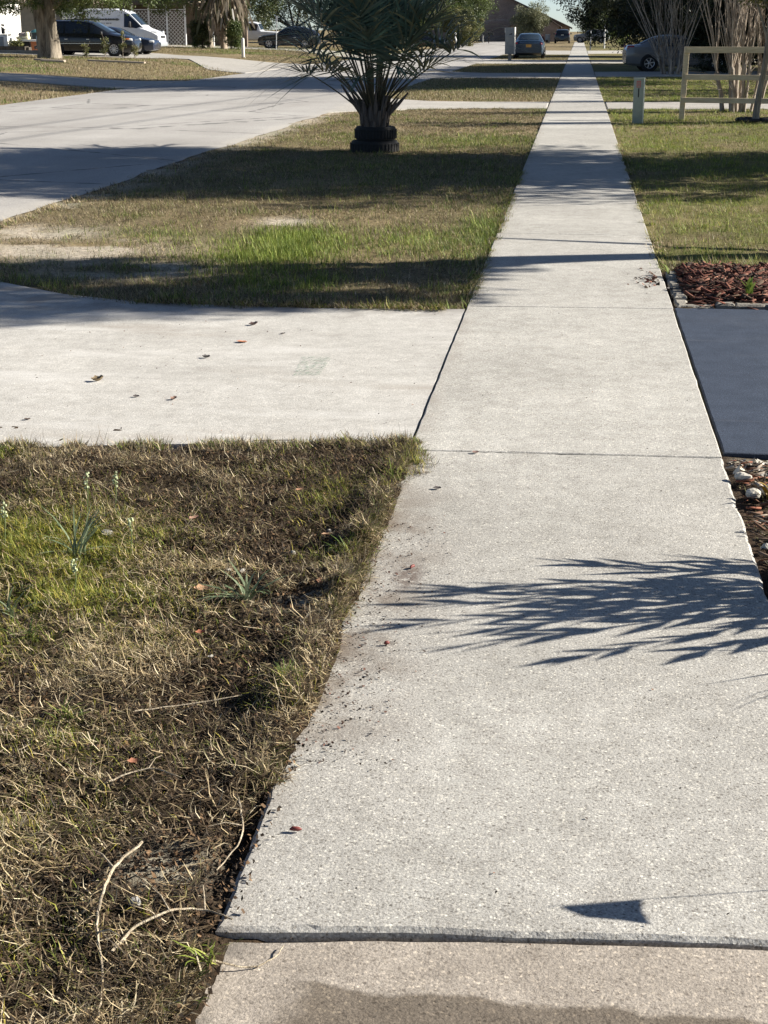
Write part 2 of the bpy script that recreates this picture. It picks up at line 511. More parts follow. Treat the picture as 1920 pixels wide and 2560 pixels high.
M['white'] = mat('white_paint', (0.78, 0.77, 0.73), 0.5, 0.05, 6)
M['offwhite'] = mat('off_white_paint', (0.68, 0.65, 0.58), 0.6, 0.08, 6)
M['steel'] = mat('galvanised_steel', (0.45, 0.46, 0.47), 0.4, 0.1, 20, metal=0.8)
M['glass'] = mat('dark_car_glass', (0.012, 0.015, 0.018), 0.04, 0.1, 2, spec=0.8)
M['glass2'] = mat('blue_tinted_glass', (0.02, 0.03, 0.04), 0.04, 0.1, 2, spec=0.8)
M['rim'] = mat('alloy_rim', (0.50, 0.50, 0.51), 0.3, 0.08, 20, metal=0.7)
M['chrome'] = mat('chrome_trim', (0.65, 0.66, 0.67), 0.15, 0.05, 10, metal=1.0)
M['lamp'] = mat('headlamp_lens', (0.62, 0.63, 0.62), 0.08, 0.1, 30, spec=0.8)
M['tail'] = mat('tail_lamp_lens', (0.30, 0.015, 0.02), 0.1, 0.1, 30, spec=0.7)
M['amber'] = mat('amber_lens', (0.55, 0.16, 0.03), 0.12, 0.1, 30)
M['plate'] = mat('orange_number_plate', (0.55, 0.30, 0.06), 0.5, 0.1, 30)
M['plate_w'] = mat('pale_number_plate', (0.5, 0.55, 0.52), 0.5, 0.1, 30)
def paint(name, c, rough=0.22): return mat(name, c, rough, 0.06, 3, coat=0.6)
M['p_black'] = paint('black_car_paint', (0.008, 0.008, 0.010))
M['p_navy'] = paint('navy_car_paint', (0.018, 0.025, 0.045))
M['p_white'] = paint('white_van_paint', (0.70, 0.71, 0.72), 0.35)
M['p_brown'] = paint('dark_brown_car_paint', (0.035, 0.028, 0.024))
M['p_blue'] = paint('steel_blue_car_paint', (0.02, 0.038, 0.066))
M['p_silver'] = paint('silver_car_paint', (0.17, 0.165, 0.16))
M['p_dark'] = paint('dark_suv_paint', (0.012, 0.013, 0.018))
M['siding'] = None

def siding_mat(name, lo, hi, per=0.19):
    t = NT(name)
    z = t.xyz()[2]
    f = t.math('FRACT', t.math('DIVIDE', z, per))
    c = t.ramp(t.noise(3, 4), [(0.3, lo), (0.7, hi)])
    t.color(c); t.bump(f, 0.8, 0.05)
    return t.fin(0.7, 0, 0.2)
M['siding'] = siding_mat('beige_siding', (0.27, 0.26, 0.22), (0.34, 0.32, 0.27))

def brick_mat():
    t = NT('brown_brick')
    b = t.n('TexBrick'); b.inputs['Scale'].default_value = 1.0
    b.inputs['Brick Width'].default_value = 0.24; b.inputs['Row Height'].default_value = 0.085
    b.inputs['Mortar Size'].default_value = 0.012
    b.inputs['Color1'].default_value = (0.165, 0.12, 0.105, 1); b.inputs['Color2'].default_value = (0.215, 0.16, 0.14, 1)
    b.inputs['Mortar'].default_value = (0.30, 0.26, 0.23, 1)
    mp = t.n('Mapping'); mp.inputs['Rotation'].default_value = (R(90), 0, 0); t.l(t.coord(), mp.inputs['Vector'])
    t.l(mp.outputs[0], b.inputs['Vector'])
    c = t.mix(1.0, b.outputs['Color'], t.ramp(t.noise(0.9, 4), [(0.3, (0.8, 0.8, 0.8)), (0.7, (1.2, 1.2, 1.2))]), 'MULTIPLY')
    t.color(c)
    return t.fin(0.9, 0, 0.1)
M['brick'] = brick_mat()
M['shingle'] = mat('brown_shingles', (0.10, 0.075, 0.06), 0.9, 0.35, 6, bump=0.6, bscale=12)
M['terracotta'] = mat('terracotta', (0.48, 0.17, 0.07), 0.8, 0.12, 8)
M['teal'] = mat('teal_bin_lid', (0.06, 0.20, 0.20), 0.45, 0.1, 8)
M['bin'] = mat('dark_green_bin', (0.018, 0.03, 0.028), 0.55, 0.1, 8)
M['rock'] = mat('white_shell_rock', (0.44, 0.41, 0.35), 0.9, 0.4, 40, bump=0.6, bscale=70)
M['rock2'] = mat('grey_stone', (0.27, 0.26, 0.24), 0.9, 0.35, 40, bump=0.6)
M['greymetal'] = mat('grey_bin_plastic', (0.25, 0.27, 0.28), 0.6, 0.1, 10)
M['wire'] = mat('black_cable', (0.02, 0.02, 0.02), 0.7, 0.1, 10)
M['twig'] = bark_mat('dry_twig', (0.22, 0.17, 0.11), (0.58, 0.50, 0.37), 30)
M['redpod'] = mat('dark_red_pod', (0.16, 0.03, 0.022), 0.6, 0.25, 60)
M['flagred'] = mat('utility_flag_vinyl', (0.5, 0.12, 0.03), 0.6, 0.05)

# ==================================================================== SETTING
def ground():
    def axis(segs):
        out = []
        for a, b, st in segs:
            out += list(np.arange(a, b - 1e-6, st))
        out.append(segs[-1][1])
        return np.array(out)
    xs = axis([(-900, -200, 100), (-200, -60, 20), (-60, -15, 1.5), (-15, -5.4, 0.6), (-5.4, -2.6, 0.1), (-2.6, -0.5, 0.022), (-0.5, 0.6, 0.1), (0.6, 1.6, 0.05), (1.6, 5, 0.15), (5, 20, 1.5), (20, 60, 10), (60, 900, 120)])
    ys = axis([(-60, 0, 10), (0, 2, 0.2), (2, 6.3, 0.022), (6.3, 7, 0.05), (7, 16, 0.1), (16, 40, 0.25), (40, 110, 1.0), (110, 300, 5), (300, 1500, 100)])
    X, Y = np.meshgrid(xs, ys)
    Z = hz(X, Y)
    nx, ny = len(xs), len(ys)
    idx = np.arange(nx * ny).reshape(ny, nx)
    q = np.stack([idx[:-1, :-1].ravel(), idx[:-1, 1:].ravel(), idx[1:, 1:].ravel(), idx[1:, :-1].ravel()], 1)
    c = soil_color(X.ravel(), Y.ravel())
    me = np_mesh('ground', np.stack([X.ravel(), Y.ravel(), Z.ravel()], 1), [q], True, c)
    tag(link('ground', me, M['soil']), 'brown soil, sand and dry winter lawn under the street', 'ground', kind='structure')

def green_mask(x, y):
    """0 dead .. 1 lush"""
    n = fbm(x * 1.3, y * 1.3, 21)
    n2 = fbm(x * 4.0, y * 4.0, 33)
    g = 0.55 * n + 0.45 * n2
    near = y < 7
    gn = sstep(0.58, 0.74, g) * 0.30
    for (cx, cy, rx, ry, a) in ((-1.75, 4.75, 0.42, 0.5, 1.35), (-1.55, 4.3, 0.45, 0.25, 1.0), (-1.75, 3.9, 0.3, 0.25, 0.9), (-0.85, 5.4, 0.14, 0.35, 0.6), (-0.62, 5.9, 0.12, 0.25, 0.6), (-0.75, 4.75, 0.12, 0.12, 0.7), (-0.72, 3.6, 0.08, 0.12, 0.6), (-1.15, 3.3, 0.3, 0.15, 0.45), (-1.2, 2.9, 0.25, 0.2, 0.35), (-2.35, 5.9, 0.2, 0.15, 0.8), (-0.95, 2.45, 0.2, 0.15, 0.35)):
        gn = np.maximum(gn, a * np.exp(-(((x - cx) / rx) ** 2 + ((y - cy) / ry) ** 2)) * (0.45 + 0.9 * n2))
    gv = 0.26 * sstep(0.47, 0.68, g)
    for (cx, cy, rx, ry, a) in ((-2.30, 12.2, 0.62, 1.2, 1.15), (-1.9, 10.4, 0.45, 0.5, 0.6), (-1.2, 12.6, 0.7, 1.0, 0.6), (-0.75, 13.2, 0.25, 1.6, 0.9), (-3.5, 12.9, 0.6, 0.5, 0.5), (-2.0, 19, 2.5, 4, 0.22), (-1.5, 24.5, 1.5, 1.5, 0.6), (-2.4, 47, 2.5, 3, 0.5)):
        gv = np.maximum(gv, a * np.exp(-(((x - cx) / rx) ** 2 + ((y - cy) / ry) ** 2)) * (0.35 + 1.1 * n2))
    gr = (0.58 + 0.9 * (n2 - 0.3)) * sstep(0.25, 0.7, n + 0.12)
    out = np.where(near, gn, np.where(x > 0.6, gr, gv))
    return np.clip(out, 0, 1)

def sand_mask(x, y):
    s = 0
    n = fbm(x * 2.2, y * 2.2, 51)
    for (cx, cy, rx, ry) in ((-4.0, 11.9, 0.75, 0.7), (-3.2, 10.9, 0.6, 0.45), (-4.6, 12.9, 0.6, 0.5), (-2.6, 13.9, 0.25, 0.4)):
        s = np.maximum(s, np.exp(-(((x - cx) / rx) ** 2 + ((y - cy) / ry) ** 2)))
    e = np.exp(-((x + 5.1) / 0.3) ** 2) * (y > 12) * (y < 60)
    near = np.exp(-(((x + 0.78) / 0.10) ** 2 + ((y - 4.35) / 0.12) ** 2)) + 0.8 * np.exp(-(((x + 0.8) / 0.1) ** 2 + ((y - 2.75) / 0.1) ** 2))
    return np.clip((np.maximum(np.maximum(s * 1.4, e * 0.9), near * 1.2)) * sstep(0.32, 0.6, n + 0.1), 0, 1)

def soil_color(x, y):
    g = green_mask(x, y); s = sand_mask(x, y)
    n = fbm(x * 0.9, y * 0.9, 71)[:, None]
    near = ((y < 7) & (x < -0.5))[:, None]
    bed = ((x > 0.55) & (x < 2.4) & (y < 6.25)) | ((x > 0.55) & (x < 2.4) & (y > 9.6) & (y < 11.6))
    dry = np.array([0.205, 0.163, 0.10]); drk = np.array([0.046, 0.032, 0.021]); grn = np.array([0.125, 0.125, 0.045])
    c = np.where(near, drk * (0.6 + 0.8 * n), dry * (0.75 + 0.5 * n))
    c = c * (1 - g[:, None]) + grn * g[:, None] * np.where(near, 0.6, 1.0)
    c = np.where(bed[:, None], np.array([0.06, 0.042, 0.03]), c)
    sc = np.array([0.40, 0.36, 0.30])
    c = c * (1 - s[:, None]) + sc * s[:, None]
    # pale shell sand strip at the sealed drive's edge
    b2 = np.exp(-((y - 6.1) / 0.09) ** 2) * (x > 0.66)
    c = c * (1 - 0.8 * b2[:, None]) + np.array([0.42, 0.38, 0.31]) * 0.8 * b2[:, None]
    return c

ground()

def dense(poly, step):
    out = []
    n = len(poly)
    for i in range(n):
        a, b = poly[i], poly[(i + 1) % n]
        d = math.hypot(b[0] - a[0], b[1] - a[1])
        k = max(1, int(d / step))
        for j in range(k):
            t = j / k
            out.append((a[0] + (b[0] - a[0]) * t, a[1] + (b[1] - a[1]) * t))
    return out

def slab(name, poly, m, parent=None, zf=lambda x, y: 0.0, step=0.12, rough=0.004, bev=0.005, depth=0.11, seed=1, drape=False):
    """cast slab: worn arris round a flat top"""
    p = dense(poly, step)
    n = len(p)
    ar = sum(p[i][0] * p[(i + 1) % n][1] - p[(i + 1) % n][0] * p[i][1] for i in range(n))
    if ar < 0: p = p[::-1]
    outer, inner = [], []
    for i in range(n):
        a, b, c = p[i - 1], p[i], p[(i + 1) % n]
        tx, ty = c[0] - a[0], c[1] - a[1]
        L = math.hypot(tx, ty) or 1
        nx, ny = ty / L, -tx / L
        r = (float(fbm(b[0] * 9 + seed, b[1] * 9 - seed, 5)) - 0.5) * 2 * rough
        ch = rough * 0.7 if random.random() < 0.06 else 0
        outer.append((b[0] + nx * r, b[1] + ny * r))
        inner.append((b[0] + nx * (r - bev - ch), b[1] + ny * (r - bev - ch)))
    vs = [(x, y, zf(x, y)) for x, y in inner] + [(x, y, zf(x, y) - bev * 0.8) for x, y in outer] + [(x, y, zf(x, y) - depth) for x, y in outer]
    fs = [tuple(range(n))]
    for i in range(n):
        j = (i + 1) % n
        fs.append((i, n + i, n + j, j)); fs.append((n + i, 2 * n + i, 2 * n + j, n + j))
    mb = MB().add(vs, fs)
    return mb.build(name, m, parent)

# sidewalk of separate slabs
walk = thing('sidewalk', 'pale concrete sidewalk running straight up the street', 'sidewalk', kind='structure')
slab('slab', [(-0.60, -1.5), (0.62, -1.5), (0.62, 2.60), (0.2, 2.585), (-0.2, 2.56), (-0.62, 2.515)], M['walk_near'], walk, zf=lambda x, y: -0.0115 + 0.0125 * x, rough=0.005, step=0.06, seed=2)['label'] = 'brownish near slab with a dark damp stain'
slab('slab', [(-0.635, 2.525), (-0.2, 2.57), (0.2, 2.596), (0.63, 2.612), (0.635, 6.115), (-0.635, 6.085)], M['walk'], walk, zf=lambda x, y: 0.0, rough=0.010, step=0.028, bev=0.010, seed=4)
slab('slab', [(-0.635, 6.095), (0.635, 6.125), (0.635, 9.615), (-0.635, 9.56)], M['walk'], walk, rough=0.004, seed=6)
y = 9.575
for yy in (13.2, 16.9, 20.5, 24.2, 28.0, 31.6, 35.2, 38.6, 43, 47.5, 52, 57, 65, 74, 83, 93, 103, 113, 123, 132, 150, 175, 205, 235):
    slab('slab', [(-0.635, y + 0.006), (0.64, y + (0.05 if y < 10 else 0.006)), (0.64, yy), (-0.635, yy)], M['walk'], walk, rough=0.004 if y < 40 else 0.002, step=0.2 if y < 40 else 2, seed=int(y))
    y = yy

# driveways
slab('driveway', [(-0.643, 6.2), (-0.643, 9.50), (-1.6, 9.42), (-2.7, 9.5), (-3.3, 9.75), (-3.9, 10.2), (-5.2, 11.6), (-5.2, 4.3), (-3.6, 5.3), (-2.3, 5.95), (-1.5, 6.12)], M['drive'], zf=lambda x, y: -0.008, rough=0.002, bev=0.002, seed=9)
tag(COL.objects['driveway'], 'pale concrete driveway apron left of the sidewalk strewn with dead leaves', 'driveway', kind='structure')
o = slab('driveway', [(0.650, 6.22), (0.650, 9.69), (16, 9.72), (16, 6.15)], M['sealed'], zf=lambda x, y: -0.006, rough=0.003, seed=12)
tag(o, 'dark blue-grey sealed driveway right of the sidewalk', 'driveway', kind='structure')
def strip(poly, label, m=None, zo=0.004, step=1.0):
    mb = MB(); p = dense(poly, step); n = len(p)
    o = slab('driveway', poly, m or M['plain_conc'], zf=lambda x, y: float(terr(x, y)) + zo, rough=0.02, step=step, bev=0.02, seed=random.randint(1, 99))
    return tag(o, label, 'driveway', kind='structure')
strip([(-0.66, 35.3), (-0.66, 38.5), (-2.4, 38.3), (-3.6, 38.6), (-5.2, 40.5), (-5.2, 33.0), (-3.7, 34.6), (-2.4, 35.2)], 'concrete driveway apron just beyond the palm in the tyre', zo=-0.003)
strip([(0.665, 35.3), (0.665, 38.6), (16, 40.2), (16, 36.9)], 'concrete driveway passing behind the wooden fence', zo=-0.003)
strip([(-0.66, 58), (-0.66, 64.5), (-3.6, 64), (-5.2, 66), (-5.2, 56), (-3.6, 58)], 'shaded concrete driveway apron beyond the second verge', zo=-0.003)
strip([(0.665, 60), (0.665, 66.5), (16, 71), (16, 64.5)], 'shaded concrete driveway under the silver car', zo=-0.003)
strip([(-0.66, 84), (-0.66, 92), (-5.2, 94), (-5.2, 82)], 'sunlit concrete driveway apron before the blue sedan', zo=-0.003)
strip([(0.665, 84), (0.665, 92), (14, 98), (14, 91)], 'sunlit concrete driveway right of the walk below the dark tree', zo=-0.003)
strip([(-0.66, 114), (-0.66, 134), (-5.2, 136), (-5.2, 112)], 'far pale concrete driveway apron beside the blue sedan', zo=-0.003)
strip([(0.665, 118), (0.665, 134), (12, 140), (12, 126)], 'far pale concrete driveway right of the walk', zo=-0.003)
def rstrip(quads, label, w=3.0):
    """driveway following the rising yard: rows of points across"""
    mb = MB()
    n = 12
    rows = []
    for (a, b) in quads:
        rows.append([(a[0] + (b[0] - a[0]) * t / n, a[1] + (b[1] - a[1]) * t / n) for t in range(n + 1)])
    vs = []; fs = []
    fine = []
    for i in range(len(rows) - 1):
        for k in range(6):
            fine.append([(p[0] + (q[0] - p[0]) * k / 6, p[1] + (q[1] - p[1]) * k / 6) for p, q in zip(rows[i], rows[i + 1])])
    fine.append(rows[-1])
    for r_ in fine:
        for (x, y) in r_: vs.append((x, y, float(terr(x, y)) + 0.002))
    nn = n + 1
    for i in range(len(fine) - 1):
        for j in range(n):
            fs.append((i * nn + j, i * nn + j + 1, (i + 1) * nn + j + 1, (i + 1) * nn + j))
    m = len(fine)
    ring = [j for j in range(nn)] + [i * nn + n for i in range(1, m)] + [(m - 1) * nn + j for j in range(n - 1, -1, -1)] + [i * nn for i in range(m - 2, 0, -1)]
    b = len(vs)
    for i in ring: vs.append((vs[i][0], vs[i][1], vs[i][2] - 0.12))
    for k in range(len(ring)):
        k2 = (k + 1) % len(ring)
        fs.append((ring[k], ring[k2], b + k2, b + k))
    o = mb.add(vs, fs).build('driveway', M['plain_conc'])
    return tag(o, label, 'driveway', kind='structure')
rstrip([((-13.25, 46), (-13.25, 53)), ((-15, 47), (-15, 51.6)), ((-24, 46.5), (-24, 51.2)), ((-40, 47), (-40, 51.5))], 'concrete driveway across the street at the left edge of the picture')
rstrip([((-13.25, 63), (-13.25, 80)), ((-15.5, 66), (-15.5, 80)), ((-19, 77), (-19, 82.5)), ((-24, 78.6), (-24, 90)), ((-33, 78.6), (-33, 90))], 'concrete driveway across the street leading to the black minivan')
rstrip([((-13.25, 98), (-13.25, 112)), ((-16, 102), (-16, 112)), ((-22, 113), (-22, 121)), ((-34, 113), (-34, 122))], 'concrete driveway across the street behind the white bollard')

# road
def road():
    ys = np.concatenate([np.arange(-20, 45, 0.5), np.arange(45, 236, 4)])
    vs = []; fs = []
    for y_ in ys:
        xr = -5.18 + (float(fbm(y_ * 0.9, 3.3, 81)) - 0.5) * 0.30
        xl = -13.25 + (float(fbm(y_ * 0.9, 9.3, 82)) - 0.5) * 0.3
        for k in range(7):
            t = k / 6
            vs.append((xl + (xr - xl) * t, y_, -0.012 + 0.03 * math.sin(math.pi * t)))
    for i in range(len(ys) - 1):
        for k in range(6):
            a = i * 7 + k
            fs.append((a, a + 1, a + 8, a + 7))
    me = bpy.data.meshes.new('road'); me.from_pydata(vs, [], fs)
    me.polygons.foreach_set('use_smooth', np.ones(len(fs), bool))
    tag(link('road', me, M['road']), 'pale asphalt street crossed by tree shadows', 'road', kind='structure')
road()

# ==================================================================== GRASS AND LITTER (uncountable)
def in_view(x, y, m=0.25):
    return (x > -0.371 * y - 0.12 - m) & (x < 0.1135 * y + 0.13 + m)

PAL = {
    'straw': np.array([[0.46, 0.37, 0.22], [0.36, 0.28, 0.16], [0.54, 0.46, 0.31], [0.28, 0.21, 0.115]]),
    'brown': np.array([[0.12, 0.085, 0.05], [0.07, 0.05, 0.032], [0.17, 0.125, 0.075], [0.045, 0.034, 0.024]]),
    'green': np.array([[0.10, 0.155, 0.03], [0.17, 0.215, 0.045], [0.075, 0.115, 0.03], [0.25, 0.26, 0.075]]),
    'lush': np.array([[0.14, 0.20, 0.028], [0.21, 0.26, 0.045], [0.11, 0.16, 0.028], [0.28, 0.30, 0.07]]),
    'olive': np.array([[0.20, 0.185, 0.075], [0.145, 0.14, 0.055], [0.28, 0.25, 0.12], [0.11, 0.10, 0.045]]),
}
def pick(p, n):
    a = PAL[p][RNG.integers(0, 4, n)]
    return a * RNG.uniform(0.7, 1.25, (n, 1))

def blades(name, x, y, z, L, w, lean, curl, col, az=None, label=None, tri=False):
    n = len(x)
    if az is None: az = RNG.uniform(0, 2 * math.pi, n)
    d = np.stack([np.cos(az), np.sin(az), np.zeros(n)], 1)
    s = np.stack([-np.sin(az), np.cos(az), np.zeros(n)], 1)
    zv = np.array([0, 0, 1.0])
    p0 = np.stack([x, y, z], 1)
    L = L[:, None]; w = w[:, None]
    a1 = lean[:, None]; a2 = a1 + curl[:, None]
    if tri:
        p2 = p0 + L * (d * np.sin(a1 + curl[:, None] / 2) + zv * np.cos(a1 + curl[:, None] / 2))
        V = np.stack([p0 - s * w / 2, p0 + s * w / 2, p2], 1).reshape(-1, 3)
        f = np.arange(n * 3).reshape(n, 3)
        me = np_mesh(name, V, [f], False, np.repeat(col, 3, 0))
    else:
        p1 = p0 + 0.5 * L * (d * np.sin(a1) + zv * np.cos(a1))
        tw = RNG.uniform(-0.5, 0.5, (n, 1))
        p2 = p1 + 0.5 * L * (d * np.sin(a2) + zv * np.cos(a2)) + s * L * 0.3 * tw
        p2[:, 2] = np.maximum(p2[:, 2], p0[:, 2] + 0.001)
        V = np.stack([p0 - s * w / 2, p0 + s * w / 2, p1 - s * w * 0.45, p1 + s * w * 0.45, p2], 1).reshape(-1, 3)
        b = (np.arange(n) * 5)[:, None]
        q = b + np.array([[0, 1, 3, 2]]); t3 = b + np.array([[2, 3, 4]])
        me = np_mesh(name, V, [q, t3], False, np.repeat(col, 5, 0))
    o = link(name, me, M['grass'])
    tag(o, label, 'grass', kind='stuff')
    return o

def near_grass():
    n = 600000
    x = RNG.uniform(-4.0, -0.46, n); y = RNG.uniform(1.7, 6.35, n)
    # three in four blades gather in tussocks
    nt = 12500
    tx = RNG.uniform(-4.0, -0.46, nt); ty = RNG.uniform(1.7, 6.35, nt); tz = RNG.uniform(0, 1, nt)
    k = RNG.integers(0, nt, n); cl = RNG.uniform(0, 1, n) < 0.75
    sp = 0.010 + 0.022 * tz[k]
    x = np.where(cl, tx[k] + RNG.normal(0, 1, n) * sp, x); y = np.where(cl, ty[k] + RNG.normal(0, 1, n) * sp, y)
    edge = -0.648 + 0.17 * sstep(0.35, 0.8, fbm(y * 1.9, y * 0 + 3, 44)) * (0.3 + 0.7 * sstep(4.9, 5.8, y)) * RNG.uniform(0.0, 1.0, n) - 0.05 * sstep(3.1, 2.8, y) * sstep(2.4, 2.6, y)
    top = np.interp(x, [-4.2, -3.6, -2.3, -1.5, -0.66, -0.5], [4.9, 5.3, 5.95, 6.13, 6.22, 6.15]) + (fbm(x * 4, x * 0, 45) - 0.45) * 0.14
    keep = ((x < edge) | (hz(x, y) > 0.002)) & (y < top) & in_view(x, y, 1.35) & (x < -0.5)
    g = green_mask(x, y); s = sand_mask(x, y)
    bare = fbm(x * 2.6, y * 2.6, 91)
    dens = 0.17 + 0.22 * sstep(3.9, 3.1, y) + (0.72 - 0.25 * sstep(4.7, 5.3, y)) * sstep(0.46, 0.61, bare) + 0.4 * (x > -0.72) + g * 0.6 - 0.75 * s
    keep &= RNG.uniform(0, 1, n) < dens
    x, y, g = x[keep], y[keep], g[keep]; bare = bare[keep]; tuss = tz[k][keep]
    n = len(x)
    isg = RNG.uniform(0, 1, n) < g * 0.9
    fr = 0.5 * RNG.uniform(0, 1, n) + 0.5 * tuss
    col = pick('straw', n) * 1.36
    dead = ~isg & (fr < 0.53 + 0.14 * sstep(4.6, 5.2, y) + 0.10 * np.exp(-((x + 0.85) / 0.2) ** 2) - 0.12 * sstep(0.45, 0.65, bare))
    col[dead] = pick('brown', n)[dead]
    ol = ~isg & (fr > 0.80); col[ol] = pick('olive', n)[ol] * 1.1
    col[isg] = (pick('green', n) * np.array([1.6, 1.3, 0.9]))[isg]
    L = np.where(isg, RNG.uniform(0.02, 0.06, n), RNG.uniform(0.016, 0.060, n) * (1 + (RNG.uniform(0, 1, n) < 0.06) * 1.3))
    w = RNG.uniform(0.0010, 0.0028, n)
    lean = np.where(isg, RNG.uniform(0.1, 1.2, n), RNG.uniform(0.85, 1.65, n))
    curl = np.where(isg, RNG.uniform(0.1, 1.1, n), RNG.uniform(-1.1, 1.6, n))
    z = hz(x, y) + np.where(isg, 0, RNG.uniform(0.0, 0.026, n))
    z = np.maximum(z, np.where(x > -0.64, 0.002, -1))
    blades('dry_grass', x, y, z, L, w, lean, curl, col, label='matted dead straw-coloured grass on dark soil with green tufts, left of the near slab')
    # flat dead crumbs of leaf and thatch
    m = 150000
    x = RNG.uniform(-2.6, -0.5, m); y = RNG.uniform(2.0, 6.2, m)
    keep = ((x < -0.645 + 0.06 * RNG.uniform(0, 1, m) ** 3) | (hz(x, y) > 0)) & (x < -0.5) & (y < np.interp(x, [-2.8, -2.3, -1.5, -0.66], [5.75, 5.95, 6.13, 6.2])) & in_view(x, y, 0.15)
    keep &= RNG.uniform(0, 1, m) < 0.35 + 0.9 * sstep(0.62, 0.38, fbm(x * 3.3, y * 3.3, 91))
    x, y = x[keep], y[keep]
    crumbs('leaf_litter', x, y, np.maximum(hz(x, y), np.where(x > -0.64, 0.0, -1)) + 0.006, 0.0025, 0.0075, [[0.05, 0.036, 0.025], [0.075, 0.05, 0.032], [0.03, 0.024, 0.018], [0.16, 0.10, 0.055]], 'dark crumbled thatch and leaf bits between the dead grass left of the sidewalk', 0.8)

def crumbs(name, x, y, z, s0, s1, cols, label, tilt=0.5, flat=True, parent=None):
    n = len(x)
    sz = RNG.uniform(s0, s1, (n, 1)); asp = RNG.uniform(0.3, 0.8, (n, 1))
    az = RNG.uniform(0, 6.283, n)
    d = np.stack([np.cos(az), np.sin(az), RNG.normal(0, tilt, n)], 1)
    s = np.stack([-np.sin(az), np.cos(az), RNG.normal(0, tilt, n)], 1)
    c0 = np.stack([x, y, z], 1)
    up = np.array([0, 0, 1.0]) * sz * 0.35
    a = c0 - d * sz; b = c0 + s * sz * asp + up; c = c0 + d * sz; e = c0 - s * sz * asp
    V = np.stack([a, b, c, e], 1)
    V[:, :, 2] = np.maximum(V[:, :, 2], (z - 0.002)[:, None])
    f = np.arange(n * 4).reshape(n, 4)
    f = np.concatenate([f[:, [0, 1, 3]], f[:, [1, 2, 3]]])
    cols = np.array(cols)
    col = cols[RNG.integers(0, len(cols), n)] * RNG.uniform(0.7, 1.3, (n, 1))
    me = np_mesh(name, V.reshape(-1, 3), [f], False, np.repeat(col, 4, 0))
    o = link(name, me, M['litter'], parent)
    return tag(o, label, 'litter', kind='stuff')

